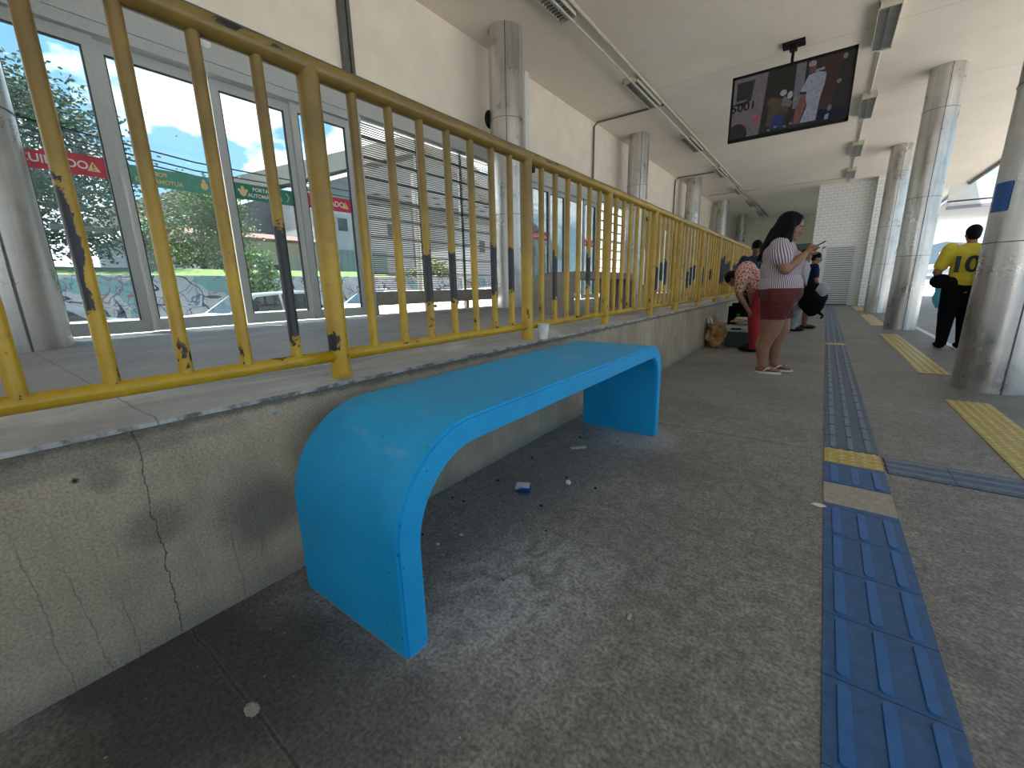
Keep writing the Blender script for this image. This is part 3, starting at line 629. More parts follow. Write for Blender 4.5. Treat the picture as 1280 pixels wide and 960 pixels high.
# ------------------------------------------------------------------ blue concrete bench (arched slab)
def arch(y0, y1, h, t, rn, rf):
    def prof(y0, y1, h, rn, rf):
        P = [(y0, 0)]
        P += [(y0+rn-rn*math.cos(a), h-rn+rn*math.sin(a)) for a in [PI/2*i/14 for i in range(15)]]
        P += [(y0+rn+(y1-rf-y0-rn)*i/10, h) for i in range(1, 10)]
        P += [(y1-rf+rf*math.sin(a), h-rf+rf*math.cos(a)) for a in [PI/2*i/12 for i in range(13)]]
        return P + [(y1, 0)]
    o = prof(y0, y1, h, rn, rf); i = prof(y0+t, y1-t, h-t, rn-t+.02, rf-t+.02); return o, i
def bench(name, x0, x1, y0, y1, h, t, rn, rf, m, z=0, bev=.008):
    O, I = arch(y0, y1, h, t, rn, rf); bm = B()
    nx = 10
    def ring(P, x): return [bm.verts.new((x, p[0], p[1]+z)) for p in P]
    xs = [x0+(x1-x0)*k/nx for k in range(nx+1)]
    RO = [ring(O, x) for x in xs]; RI = [ring(I, x) for x in xs]; n = len(O)
    for k in range(nx):
        for j in range(n-1):
            bm.faces.new((RO[k][j], RO[k][j+1], RO[k+1][j+1], RO[k+1][j])); bm.faces.new((RI[k][j], RI[k+1][j], RI[k+1][j+1], RI[k][j+1]))
        bm.faces.new((RO[k][0], RO[k+1][0], RI[k+1][0], RI[k][0])); bm.faces.new((RO[k][-1], RI[k][-1], RI[k+1][-1], RO[k+1][-1]))
    for R_ in (0, nx):
        for j in range(n-1): bm.faces.new((RO[R_][j], RI[R_][j], RI[R_][j+1], RO[R_][j+1]) if R_ == 0 else (RO[R_][j], RO[R_][j+1], RI[R_][j+1], RI[R_][j]))
    bmesh.ops.recalc_face_normals(bm, faces=bm.faces)
    es = [e for e in bm.edges if len(e.link_faces) == 2 and e.calc_face_angle(0) > 1.2 and max(v.co.z for v in e.verts) > z+.001]
    bmesh.ops.bevel(bm, geom=es, offset=bev, segments=2, affect='EDGES')
    for v in bm.verts:
        d = noise.noise(v.co*7)*.0035; v.co += Vector((d*.8, d*.5, d if v.co.z > z+.01 else 0))
    return obj(name, bm, m, smooth=.7)
tag(bench('arched_bench', -1.33, -.80, .575, 2.745, .628, .08, .30, .20, M['bench']), 'sky blue painted concrete arch bench standing by the kerb wall', 'bench')
tag(bench('arched_bench', -2.9, -2.35, 4.35, 6.4, .50, .09, .24, .2, M['plinth'], z=Z1), 'unpainted grey concrete arch bench seen through the yellow railing', 'bench')
# ------------------------------------------------------------------ tactile paving
def tactile(name, x0, x1, y0, y1, m, mb, label, group, n=3, along='y', tile=.2575, dots=False, segs=True):
    e = empty(name, (0, 0, 0), label=label, cat='tactile paving', group=group)
    L0, L1, W0, W1 = (y0, y1, x0, x1) if along == 'y' else (x0, x1, y0, y1)
    obj('bedding', box(B(), x0, x1, y0, y1, -.001, .0022), M['grout'], e)
    q = L0
    while q < L1-.01:
        q2 = min(q+tile, L1); g = .0014
        bm = box(B(), W0, W1, q+g, q2-g, .0, .0045) if along == 'y' else box(B(), q+g, q2-g, W0, W1, .0, .0045)
        base = obj('tile', bm, m, e); br = B()
        if dots:
            nn = max(2, int(round((W1-W0)/.0515)))
            for a in range(nn):
                for b_ in range(max(1, int(round((q2-q)/.0515)))):
                    u = W0+(a+.5)*(W1-W0)/nn; v = q+(b_+.5)*.0515
                    if v > L1: continue
                    cyl(br, (u, v, .003) if along == 'y' else (v, u, .003), (u, v, .009) if along == 'y' else (v, u, .009), .014, .009, 10)
        else:
            for a in range(n):
                c = W0+(a+.5)*(W1-W0)/n; hw = .0165; p0, p1 = (q+.012, q2-.012) if segs else (q+.001, q2-.001)
                if p1-p0 < .03: continue
                r_ = .014 if segs else .002; pts = []
                for (cu_, cv_, s0) in ((c+hw-r_, p1-r_, 0), (c-hw+r_, p1-r_, PI/2), (c-hw+r_, p0+r_, PI), (c+hw-r_, p0+r_, 1.5*PI)):
                    for i in range(4): an = s0+PI/2*i/3; pts.append((cu_+r_*math.cos(an), cv_+r_*math.sin(an)))
                if along != 'y': pts = [(v, u) for u, v in pts][::-1]
                A = [br.verts.new((u, v, .003)) for u, v in pts]; cx_ = sum(p[0] for p in pts)/len(pts); cy_ = sum(p[1] for p in pts)/len(pts)
                D = [br.verts.new((cx_+(u-cx_)*(.80 if along == 'y' else .985), cy_+(v-cy_)*(.985 if along == 'y' else .8), .0095)) for u, v in pts]
                br.faces.new(D)
                for i in range(len(A)): br.faces.new((A[i], A[(i+1) % len(A)], D[(i+1) % len(A)], D[i]))
        bmesh.ops.recalc_face_normals(br, faces=br.faces); obj('raised_pattern', br, mb, base)
        q = q2
    return e
G1 = 'blue guide strip along the platform'; T = .2575
tactile('tactile_strip', .115, .373, -1.14+.257*0, 2.245, M['blue'], M['bluebar'], 'near stretch of blue ridged tactile strip running out of the bottom of the picture', G1)
bm = B(); box(bm, .115, .373, 2.25, 2.50, 0, .003); tag(obj('mortar_patch', bm, M['bare']), 'pale bare mortar patch where one blue tactile tile is missing', 'mortar patch')
tactile('tactile_strip', .115, .373, 2.505, 2.795, M['blue'], M['bluebar'], 'short blue tactile strip between the bare mortar patch and the yellow tile', G1)
tactile('tactile_tile', .115, .373, 2.80, 3.05, M['yel'], M['yelbar'], 'yellow dotted tactile tile where the two blue strips meet', None, dots=True)
tactile('tactile_strip', .115, .373, 3.055, 8.25, M['blue2'], M['blue2bar'], 'dusty blue tactile strip between the yellow junction tile and the thin yellow cross tile', G1)
tactile('tactile_tile', .115, .373, 8.255, 8.52, M['yel'], M['yelbar'], 'small yellow tactile tile across the far blue strip beside the standing woman', None, dots=True)
tactile('tactile_strip', .115, .373, 8.525, 21.4, M['blue2'], M['blue2bar'], 'farthest grey blue tactile strip leading to the tiled room', G1)
tactile('tactile_strip', .385, .915, 2.79, 3.04, M['blue2'], M['blue2bar'], 'short blue tactile strip branching right towards the platform edge', None, along='x', segs=False)
G2 = 'yellow warning strips along the platform edge'
for a, b_, lb in ((1.2, 4.85, 'nearest yellow dotted warning strip in front of the first right column'), (6.12, 10.3, 'yellow ridged warning strip between the first and second right columns'), (12.1, 15.9, 'yellow warning strip between the second and third right columns'), (17.8, 21.1, 'farthest yellow warning strip by the tiled room')):
    tactile('warning_strip', .925, 1.185, a, b_, M['yel'], M['yelbar'], lb, G2, n=4, dots=(a < 2), segs=False)
# ------------------------------------------------------------------ ceiling lamps, conduits, TV
def lamp(x, y0, y1, label, loc_only=False):
    e = empty('ceiling_lamp', (x, (y0+y1)/2, ZC), label=label, cat='ceiling lamp', group='unlit fluorescent ceiling lamps'); h = (y1-y0)/2; w_ = .125
    bm = B(); box(bm, -w_, w_, -h, h, -.035, 0); box(bm, -w_, -w_+.01, -h, h, -.10, -.03); box(bm, w_-.01, w_, -h, h, -.10, -.03); box(bm, -w_, w_, -h, -h+.02, -.11, -.03); box(bm, -w_, w_, h-.02, h, -.11, -.03)
    obj('housing', bm, M['lampw'], e)
    bm = B(); n = 22
    for i in range(1, n): y = -h+2*h*i/n; box(bm, -w_+.01, w_-.01, y-.006, y+.006, -.098, -.06)
    box(bm, -.006, .006, -h+.02, h-.02, -.098, -.06); obj('louvre_grille', bm, M['lampg'], e)
    for s in (-.055, .055):
        bm = B(); cyl(bm, (s, -h+.05, -.052), (s, h-.05, -.052), .015, n=12); obj('tube', bm, M['tube'], e, smooth=.6)
    return e
LY = [4.5, 8.2, 11.95, 15.65, 19.3, 23.0, 26.7]
nm = ['first', 'second', 'third', 'fourth', 'fifth', 'sixth', 'seventh']
for i, y in enumerate(LY): lamp(-3.28, y, y+1.42, 'unlit ceiling lamp, %s from the front in the left row' % nm[i])
for i, y in enumerate([8.3, 11.9, 15.6, 19.0]): lamp(.27, y, y+1.42, 'unlit ceiling lamp, %s from the front in the right row' % nm[i])
def pipe(pts, r, m, label, name='conduit'):
    bm = B(); tube(bm, pts, r, 10); return tag(obj(name, bm, m, smooth=1.2), label, 'conduit')
pipe([(-3.11, 2, ZC-.045), (-3.11, 29.5, ZC-.045)], .024, M['paleconduit'], 'pale conduit running along the ceiling beside the left lamp row')
pipe([(-3.22, 2, ZC-.125), (-3.22, 29.5, ZC-.125)], .016, M['paleconduit'], 'thinner conduit hanging under the left lamp row')
pipe([(.27, 2, ZC-.03), (.27, 21.5, ZC-.03)], .018, M['paleconduit'], 'thin conduit linking the right row of ceiling lamps')
pipe([(-3.14, 9.72, ZC-.05), (-4.62, 9.72, ZC-.05), (-4.70, 9.72, ZC-.12), (-4.70, 9.72, 3.3)], .022, M['darkpole'], 'dark conduit bending down the cream wall past the first steel column')
pipe([(-3.14, 16.3, ZC-.05), (-4.62, 16.3, ZC-.05), (-4.70, 16.3, ZC-.12), (-4.70, 16.3, 3.3)], .022, M['darkpole'], 'conduit bending down the wall beside the third left steel column')
pipe([(.25, 20.5, ZC-.04), (-4.5, 20.5, ZC-.04)], .02, M['paleconduit'], 'conduit crossing the far ceiling between the lamp rows')
bm = B(); box(bm, -4.75, -4.68, 3.27, 3.34, 3.3, ZC); box(bm, -4.75, -4.66, 3.35, 3.39, 3.3, ZC); tag(obj('wall_trunking', bm, M['darkpole']), 'double dark trunking rising above the nearest glass doors', 'trunking')
bm = B(); box(bm, -4.75, -4.62, 6.80, 6.92, 3.3, ZC-.02); tag(obj('wall_trunking', bm, M['aluw']), 'pale square trunking just right of the first steel column behind the railing', 'trunking')
bm = B(); box(bm, -4.75, -4.64, 12.6, 12.72, 3.3, ZC-.02); tag(obj('wall_trunking', bm, M['aluw']), 'pale trunking just right of the second steel column behind the railing', 'trunking')
bm = B(); sph(bm, (-4.49, 5.62, 3.52), (.05, .10, .13)); tag(obj('alarm_dome', bm, M['black'], smooth=3.1), 'small dark dome fixed to the left of the first steel column behind railing', 'dome')
bm = B(); box(bm, -4.80, -4.70, 7.08, 7.24, 3.10, 3.24, bev=.01); tag(obj('door_camera', bm, M['black']), 'small black box on the header beside the second glass doors', 'camera')
tv = empty('television', (-.845, 8.76, 3.86), label='large flat television showing a video, hung from the ceiling', cat='television')
bm = B(); box(bm, -.83, .83, 0, .05, -.50, .50, bev=.006); obj('casing', bm, M['black'], tv)
bm = B()
for a, b_, c_, d_ in ((-.83, .83, .46, .50), (-.83, .83, -.50, -.45), (-.83, -.795, -.5, .5), (.795, .83, -.5, .5)): box(bm, a, b_, -.012, 0, c_, d_)
obj('bezel', bm, M['black'], tv)
bm = B(); box(bm, -.02, .02, .03, .07, .45, .70); obj('ceiling_pole', bm, M['black'], tv)
bm = B(); box(bm, -.15, .15, -.05, .15, .75, .79); box(bm, -.05, .05, 0, .1, .68, .76); obj('mount_plate', bm, M['black'], tv)
scr = None
def sp_(pts, col, lvl, name='screen_image', z=None):
    """piece of the picture shown on the flat screen; u, v in 0..1"""
    bm = B(); y = -.002-.0006*lvl
    pts = [p for i, p in enumerate(pts) if p != pts[i-1]]
    vs = [bm.verts.new((-.795+1.59*u, y, -.45+.91*v)) for u, v in pts]; bm.faces.new(vs); bmesh.ops.recalc_face_normals(bm, faces=bm.faces)
    for f in bm.faces:
        if f.normal.y > 0: f.normal_flip()
    o = obj(name, bm, emis('screen_glow', col, 1.0), scr or tv); return o
scr = sp_([(0, 0), (1, 0), (1, 1), (0, 1)], (.020, .019, .019), 0, 'screen')
def el(cx, cy, rx, ry, n=20): return [(min(1, max(0, cx+rx*math.cos(2*PI*i/n))), min(1, max(0, cy+ry*math.sin(2*PI*i/n)))) for i in range(n)]
sp_([(0, 0), (.27, 0), (.31, 1), (0, 1)], (.115, .10, .11), 1)
sp_([(.03, .55), (.14, .56), (.17, .62), (.19, .93), (.03, .93)], (.022, .024, .022), 2)
sp_([(.03, .6), (.12, .6), (.13, .64), (.03, .63)], (.1, .1, .1), 3)
sp_(el(.06, .06, .10, .19)[:20], (.02, .02, .02), 2)
sp_([(.55, .3), (.63, .3), (.63, 1), (.55, 1)], (.115, .115, .125), 1)
sp_([(.33, .0), (.55, 0), (.55, 1), (.33, 1)], (.018, .02, .016), 1)
sp_([(.74, .2), (.86, .2), (.93, 1), (.74, 1)], (.040, .022, .018), 1)
sp_([(.33, .1), (.45, .08), (.52, .3), (.50, .5), (.42, .52), (.34, .42)], (.055, .045, .03), 2)
sp_(el(.37, .5, .05, .06), (.075, .05, .03), 3)
sp_([(.37, .05), (.48, .05), (.49, .28), (.38, .25)], (.02, .03, .10), 3)
sp_(el(.46, .60, .03, .05), (.24, .24, .25), 3); sp_(el(.52, .54, .024, .06), (.24, .24, .25), 3); sp_([(.45, .4), (.53, .35), (.55, .42), (.47, .55)], (.12, .1, .1), 4)
sp_([(.63, .05), (.76, .05), (.77, .35), (.80, .62), (.80, .76), (.74, .80), (.66, .78), (.62, .62), (.60, .50), (.65, .48), (.67, .3)], (.20, .22, .27), 3)
sp_([(.60, .50), (.66, .49), (.655, .53), (.605, .55)], (.02, .02, .02), 4)
sp_([(.57, .05), (.62, .05), (.66, .3), (.655, .49), (.61, .49), (.58, .3)], (.13, .065, .05), 4)
sp_(el(.685, .87, .032, .075), (.10, .05, .045), 4); sp_(el(.68, .94, .033, .045), (.2, .17, .17), 5)
sp_([(.7, .80), (.78, .81), (.785, .85), (.72, .84)], (.17, .17, .18), 4)
sp_(el(.935, .93, .018, .04), (.14, .14, .10), 2); sp_(el(.91, .58, .018, .035), (.12, .14, .15), 2)
sp_([(.76, .02), (.99, .02), (.99, .16), (.86, .2), (.78, .2)], (.006, .008, .018), 4); sp_(el(.86, .2, .018, .05), (.10, .11, .14), 5); sp_([(.83, .03), (.86, .03), (.86, .12), (.83, .1)], (.16, .18, .28), 5)
for q in ((.36, .04), (.42, .07), (.50, .05), (.55, .08)): sp_(el(q[0], q[1], .014, .02), (.10, .13, .16), 5)
for dz in (0, -.075):
    sp_([(.205, .30+dz), (.235, .355+dz), (.265, .30+dz), (.265, .27+dz), (.235, .32+dz), (.205, .27+dz)], (.42, .03, .05), 5, 'red_chevron')
me = text_mesh('5001', .17, .0005); me.materials.clear(); o = link('screen_lettering', me, emis('screen_black_ink', (.006, .006, .008)), scr); o.rotation_euler = (PI/2, 0, 0); o.location = (-.63, -.0065, .015); o.scale = (1.1, 1, 1)

# ------------------------------------------------------------------ outside, street side
bm = B(); box(bm, -8.2, -5.3, -20, 60, .2, Z1-.01); struct('ground_sidewalk', bm, M['pave'])
bm = B(); box(bm, -60, -8.2, -60, 120, -.6, -.42); struct('ground_street', bm, M['asphalt'])
bm = B(); box(bm, -15.3, -15, -20, 19, -.42, 1.5); struct('wall_graffiti', bm, M['graf'])
bm = B(); prism(bm, [(-15.32, -.42), (-15.32, 1.45), (-18.5, 1.85), (-24, 2.0), (-24, -.42)], 'y', -15, 13); o = obj('grass_bank', bm, M['grass']); tag(o, 'sunlit grass bank rising behind the graffiti wall', 'grass bank', kind='stuff')
def tree(label, c, rad, n, ls, m, trunk, seed, gaps=.0):
    random.seed(seed); e = empty('street_tree', (c[0], c[1], trunk[0]), label=label, cat='tree', group='trees across the street')
    bm = B(); cl = []
    for i in range(26):
        a = random.uniform(0, 2*PI); u = random.uniform(-.9, .95); rr = math.sqrt(1-u*u)*random.uniform(.55, .95)
        cl.append(Vector((c[0]+rad[0]*rr*math.cos(a), c[1]+rad[1]*rr*math.sin(a), c[2]+rad[2]*u*.9)))
    for i in range(n):
        q = random.choice(cl); s = min(rad)*.36
        p = q + Vector((random.gauss(0, s*.6), random.gauss(0, s*.8), random.gauss(0, s*.38)))
        a = Vector((random.gauss(0, 1), random.gauss(0, 1), random.gauss(0, .5))).normalized()*ls; b_ = a.orthogonal().normalized()*ls*.55
        b_.rotate(Matrix.Rotation(random.uniform(0, 6), 3, a.normalized()))
        p -= e.location
        v = [bm.verts.new(p+t_) for t_ in (-a, b_*.9, a, -b_*.9)]; bm.faces.new(v)
    obj('foliage', bm, m, e)
    bm = B(); base_ = Vector((0, 0, 0)); top_ = Vector((0, 0, c[2]-trunk[0]-rad[2]*.2)); tube(bm, [base_, base_.lerp(top_, .5)+Vector((.1, .1, 0)), top_], [trunk[1], trunk[1]*.8, trunk[1]*.5], 8)
    for i in range(9):
        q = cl[i]-e.location; s0 = base_.lerp(top_, random.uniform(.45, .95)); tube(bm, [s0, s0.lerp(q, .5)+Vector((0, 0, .15)), q], [trunk[1]*.4, trunk[1]*.25, trunk[1]*.1], 6)
    obj('trunk', bm, M['bark'], e, smooth=3.1); return e
tree('large dark green tree seen through the leftmost glass leaf', (-20, 2.2, 4.6), (2.4, 2.4, 2.6), 20000, .075, M['leafd'], (1.6, .2), 11)
tree('lighter yellow green tree right of the dark tree', (-21, 6.9, 3.7), (1.8, 1.9, 1.7), 11000, .07, M['leafy'], (1.7, .12), 12)
tree('small bushy bright green tree beside the pavement seen through third leaf', (-13.8, 5.75, 1.55), (.5, .55, .85), 2600, .06, M['leafb'], (-.42, .06), 13)
tree('low hedge-like tree far behind the louvre screen', (-22, 20.5, 1.6), (1.2, 1.8, 1.2), 3000, .12, M['leafy'], (-.42, .12), 14)
def car(label, x, y, m, L_=4.1, rz=0):
    e = empty('parked_car', (x, y, -.42), rz, label, 'car', 'cars parked across the street')
    W = .82
    side = [(-2.05, .35), (-2.0, .72), (-1.75, .86), (-1.15, .92), (-.55, 1.36), (.75, 1.42), (1.45, .98), (1.95, .90), (2.05, .6), (2.03, .35)]
    bm = B()
    n = len(side); secs = []
    for wy, k in ((-W, 0), (-W*.98, 1), (W*.98, 1), (W, 0)):
        secs.append([bm.verts.new(((wy*(1-.18*max(0, (z_-.9)/.5)) if z_ > .9 else wy), y_*(1 if k else .985), z_*(1 if k else .985)+.005)) for y_, z_ in side])
    for a, b_ in zip(secs, secs[1:]):
        for i in range(n): bm.faces.new((a[i], a[(i+1) % n], b_[(i+1) % n], b_[i]))
    bm.faces.new(secs[0]); bm.faces.new(secs[-1][::-1]); bmesh.ops.recalc_face_normals(bm, faces=bm.faces); obj('body', bm, m, e, smooth=.5)
    bm = B()
    for s in (-1, 1):
        for poly in (((-.95, .96), (-.5, 1.30), (.02, 1.34), (.02, .96)), ((.08, .96), (.08, 1.34), (.68, 1.35), (1.15, .98))):
            f = [bm.verts.new((s*(W*(1-.18*max(0, (z_-.9)/.5))+.012), y_, z_)) for y_, z_ in poly]; bm.faces.new(f)
    for poly in (((-1.13, .93), (-.57, 1.345)), ((.77, 1.405), (1.43, 1.0))):
        (ya, za), (yb, zb) = poly; o_ = -.012 if ya < 0 else .012
        f = [bm.verts.new((-.66, ya+o_, za+.01)), bm.verts.new((.66, ya+o_, za+.01)), bm.verts.new((.6, yb+o_, zb+.01)), bm.verts.new((-.6, yb+o_, zb+.01))]; bm.faces.new(f)
    bmesh.ops.recalc_face_normals(bm, faces=bm.faces); obj('windows', bm, M['carglass'], e)
    for yy in (-1.3, 1.3):
        for s in (-1, 1):
            bm = B(); cyl(bm, (s*(W-.12), yy, .31), (s*(W+.03), yy, .31), .31, n=24); wv = obj('wheel', bm, M['tyre'], e, smooth=.6)
            bm = B(); cyl(bm, (s*(W+.02), yy, .31), (s*(W+.045), yy, .31), .19, n=18); obj('hubcap', bm, M['carg'], wv, smooth=.6)
    return e
car('silver car parked behind the leftmost glass leaf', -11.6, .45, M['carg'])
car('white hatchback parked behind the second and third glass leaves', -11.7, 5.1, M['carw'])
car('white car with blue-grey windows behind the fourth glass leaf', -11.9, 9.35, M['carw'], rz=PI)
car('white car parked beyond the louvre screen', -12.0, 14.2, M['carw'])
car('silver car parked farthest along the street', -12.0, 21, M['carg'])
# low white handcart lying on the pavement, seen through the gap under the louvres
e = empty('handcart', (-5.9, 6.0, Z1-.01), label='low white handcart on the sunny pavement under the louvre screen', cat='handcart')
bm = B(); box(bm, -.15, .15, -.55, .55, .05, .085, bev=.01); obj('deck', bm, M['whitep'], e)
for yy in (-.42, .42):
    bm = B(); cyl(bm, (-.02, yy, .03), (.02, yy, .03), .03, n=14); obj('caster', bm, M['black'], e)
bm = B(); tube(bm, [(.16, .05*math.cos(2*PI*i/20), .07+.05*math.sin(2*PI*i/20)) for i in range(20)], .012, 6, closed=True); obj('wheel', bm, M['black'], e)
# buildings across the street
def windows(parent, rects, x, m='bwin'):
    for (y0, y1, z0, z1) in rects:
        bm = B(); box(bm, x, x+.06, y0, y1, z0, z1); f = obj('window', bm, M['bwhite'], parent)
        bm = B(); box(bm, x+.05, x+.08, y0+.08, y1-.08, z0+.08, z1-.08); obj('pane', bm, M[m], f)
b1 = empty('warehouse', (-35.5, 34, -.42), label='huge grey warehouse with broad beige gable roof across the street', cat='building')
GY = lambda y: 5.3+(y-8.5)*.40
bm = B(); prism(bm, [(8.5-34, 0), (8.5-34, 5.3), (34-34, GY(34)-.3), (60-34, 5.3), (60-34, 0)], 'x', -12, 0); obj('gable_wall', bm, M['bgrey'], b1)
bm = B(); prism(bm, [(7.0-34, 4.9+.42), (34-34, GY(34)+.3), (61.5-34, 4.9+.42), (61.5-34, 6.1+.42), (34-34, GY(34)+1.9), (7-34, 6.0+.42)], 'x', -12, 1.2); obj('gable_roof', bm, M['bbeige'], b1)
windows(b1, [(-18+4*i, -15+4*i, 2.6, 3.6) for i in range(8)], .02)
b2 = empty('house', (-28, 20.2, -.42), label='white two-storey house with small upper windows seen through the fourth leaf', cat='building')
bm = B(); box(bm, -6, 0, -3.8, 4.2, 0, 7.6); obj('wall', bm, M['bwhite'], b2)
bm = B(); box(bm, -6.2, .3, -4.0, 4.4, 7.6, 7.95); obj('flat_roof', bm, M['bgrey'], b2)
windows(b2, [(-2.6, -1.7, 5.4, 6.4), (-.9, 0, 5.4, 6.4), (1.6, 2.6, 5.4, 6.4)], .02)
bm = B(); box(bm, .02, .1, -2.6, 1.4, .2, 4.2)
for i in range(9): box(bm, .1, .14, -2.5+i*.46, -2.4+i*.46, .3, 4.1)
obj('gate', bm, M['bgreen'], b2)
b3 = empty('house', (-26, 11.4, -.42), label='low beige house with red tiled awning seen through the third leaf', cat='building')
bm = B(); box(bm, -5, 0, -3.0, 3.8, 0, 4.2); obj('wall', bm, M['bbeige'], b3)
bm = B(); prism(bm, [(-5.5, 4.3), (-2.5, 4.9), (.6, 4.3), (.6, 4.2), (-5.5, 4.2)], 'y', -3.3, 4.1); obj('tiled_awning', bm, M['broof'], b3)
windows(b3, [(-2.2, -1.0, 1.4, 3.0), (.2, 1.4, 1.4, 3.0), (2.2, 3.2, 1.4, 3.0)], .02)
b4 = empty('house', (-24, 29.5, -.42), label='white block behind the far louvres with a row of square windows', cat='building')
bm = B(); box(bm, -6, 0, -2.5, 9, 0, 6.5); obj('wall', bm, M['bwhite'], b4)
bm = B(); box(bm, -6.2, .3, -2.7, 9.2, 6.5, 6.8); obj('flat_roof', bm, M['bgrey'], b4)
windows(b4, [(-1.5+2*i, -.6+2*i, 4.2, 5.3) for i in range(5)], .02)
for i, (x, y, lb) in enumerate(((-14.2, 2.35, 'slim pale street pole in front of the dark tree'), (-14.2, 12.6, 'street pole standing behind the louvre screen'))):
    e = empty('utility_pole', (x, y, -.42), label=lb, cat='pole'); bm = B(); cyl(bm, (0, 0, 0), (0, 0, [3.2, 6.0][i]), [.07, .09][i], [.05, .07][i], 12); obj('shaft', bm, M['paleconduit'], e, smooth=.6)
    bm = B(); box(bm, -.05, .05, -.5, .5, [2.9, 5.4][i], [3.0, 5.5][i]); obj('crossarm', bm, M['darkpole'], e)
for i, (z0, z1) in enumerate(((6.3, 7.6), (6.0, 7.15), (5.8, 6.8))):
    bm = B(); tube(bm, [(-16.2, -6+i*.2, z0*.8+.9), (-16.2, 5.6, z0*.8-.1), (-16.2, 11.5, z0*.8-.1), (-16.2, 26, z1*.8+.3)], .022, 5)
    tag(obj('power_line', bm, M['black']), ['highest power line sagging across the sky by the trees', 'middle power line sagging across the sky by the trees', 'lowest power line sagging across the sky by the trees'][i], 'power line', 'power lines over the street')
# ------------------------------------------------------------------ outside, bus side
e = empty('bus_canopy', (5.2, 25, 0), label='white neighbouring canopy beyond the right eave', cat='canopy')
bm = B(); box(bm, -1.6, 14, 0, 9, 3.95, 4.0); box(bm, -1.6, 14, 0, .08, 3.78, 4.85); obj('fascia', bm, M['bwhite'], e)
bm = B(); box(bm, -1.6, 14, -.02, .1, 3.68, 3.80); obj('gutter', bm, M['bgrey'], e)
for xx in (5, 12):
    bm = B(); cyl(bm, (xx, 4, -.03), (xx, 4, 3.96), .15, n=16); obj('post', bm, M['steel'], e, smooth=.6)
random.seed(21)
for i in range(20):
    x = 8+i*7.6; y = 130+random.uniform(-8, 30); h = random.uniform(3, 9)
    bm = B(); box(bm, -3.2, 3.2, 0, 6, 0, h); e = empty('city_block', (x, y, -.02), label='hazy pale building in the distant city strip beyond the bus lane', cat='building', group='distant city buildings')
    obj('wall', bm, M[random.choice(['bgrey', 'bbeige', 'broof', 'bgrey'])], e)
    bm = B(); box(bm, -3.4, 3.4, -.2, 6.2, h, h+.4); obj('flat_roof', bm, M[random.choice(['broof', 'bgrey', 'bgreen'])], e)
    bm = B()
    for a in range(3): box(bm, -2.6+a*2, -1.6+a*2, -.06, 0, h*.5, h*.5+1); 
    obj('windows', bm, M['bwin'], e)
bm = B(); prism(bm, [(-60, 0), (-20, 9), (20, 12), (50, 20), (90, 14), (140, 22), (200, 10), (260, 0)], 'y', 330, 350); struct('hills', bm, M['hill'])
e = empty('road_viaduct', (14, 62, -.02), label='low white elevated road beyond the bus lane', cat='bridge')
bm = B(); box(bm, -9, 60, 0, 5, 2.3, 3.0, rot=Matrix.Rotation(-.035, 3, 'Y')); obj('deck', bm, M['bgrey'], e)
bm = B(); box(bm, -9, 60, -.05, 0, 3.0, 3.45, rot=Matrix.Rotation(-.035, 3, 'Y')); obj('parapet', bm, M['bbeige'], e)
for xx in (-6, 0, 8, 18, 30):
    bm = B(); cyl(bm, (xx, 2, 0), (xx, 2, 2.2), .35, n=14); obj('pier', bm, M['bgrey'], e, smooth=.6)
bm = B(); sph(bm, (0, 0, .38), (.27, .22, .46), 20); sph(bm, (-.05, 0, .62), (.2, .16, .24), 14)
for v in bm.verts:
    v.co += Vector((1, 1, 0))*noise.noise(v.co*5)*.05
    v.co.z = max(v.co.z, -.03)
o = obj('cloth_sack', bm, M['teal'], smooth=3.1); o.location = (3.35, 20.6, 0); tag(o, 'teal cloth sack standing on the bus lane between the right columns', 'sack')
# ------------------------------------------------------------------ litter and small things
bm = B(); g = bmesh.ops.create_cone(bm, cap_ends=False, segments=24, radius1=.027, radius2=.04, depth=.095)
for v in g['verts']: v.co.z += .0475
bmesh.ops.create_circle(bm, cap_ends=True, segments=24, radius=.027); tube(bm, [(.04*math.cos(2*PI*i/24), .04*math.sin(2*PI*i/24), .095) for i in range(24)], .002, 6, closed=True)
o = obj('plastic_cup', bm, M['whitep'], smooth=.9); o.location = (-1.462, 2.335, Z1); tag(o, 'white plastic cup standing on the kerb ledge beside a railing post', 'cup')
def crumple(name, c, r, m, label, cat, seed, flat=.6, smooth=None):
    bm = B(); bmesh.ops.create_icosphere(bm, subdivisions=3, radius=1)
    for v in bm.verts:
        k = 1+.45*noise.noise(v.co*2.2+Vector((seed, 0, 0)))+.25*noise.noise(v.co*5+Vector((0, seed, 0)))
        v.co = Vector((v.co.x*r[0]*k, v.co.y*r[1]*k, v.co.z*r[2]*k))
    mz = min(v.co.z for v in bm.verts)
    for v in bm.verts: v.co.z = (v.co.z-mz)
    o = obj(name, bm, m, smooth=smooth); o.location = c
    if label: tag(o, label, cat)
    return o
e = empty('crushed_packet', (-1.09, 1.56, 0), .5, 'crushed blue and white packet lying on the floor under the bench side', 'litter')
bm = B(); box(bm, -.035, .035, -.022, .022, 0, .024, bev=.004)
for v in bm.verts: v.co += Vector((1, 1, .6))*noise.noise(v.co*40)*.012; v.co.z = max(0, v.co.z)
obj('carton', bm, M['bluep'], e)
bm = B(); box(bm, -.04, .025, -.012, .03, .026, .031, rot=Matrix.Rotation(.25, 3, 'X'))
for v in bm.verts: v.co += Vector((1, 1, .6))*noise.noise(v.co*50)*.01
obj('torn_foil', bm, M['blue_eq'], e)
crumple('paper_ball', (-.945, 1.745, 0), (.014, .012, .012), M['white'], 'small crumpled white paper ball on the floor in front of the bench', 'litter', 4)
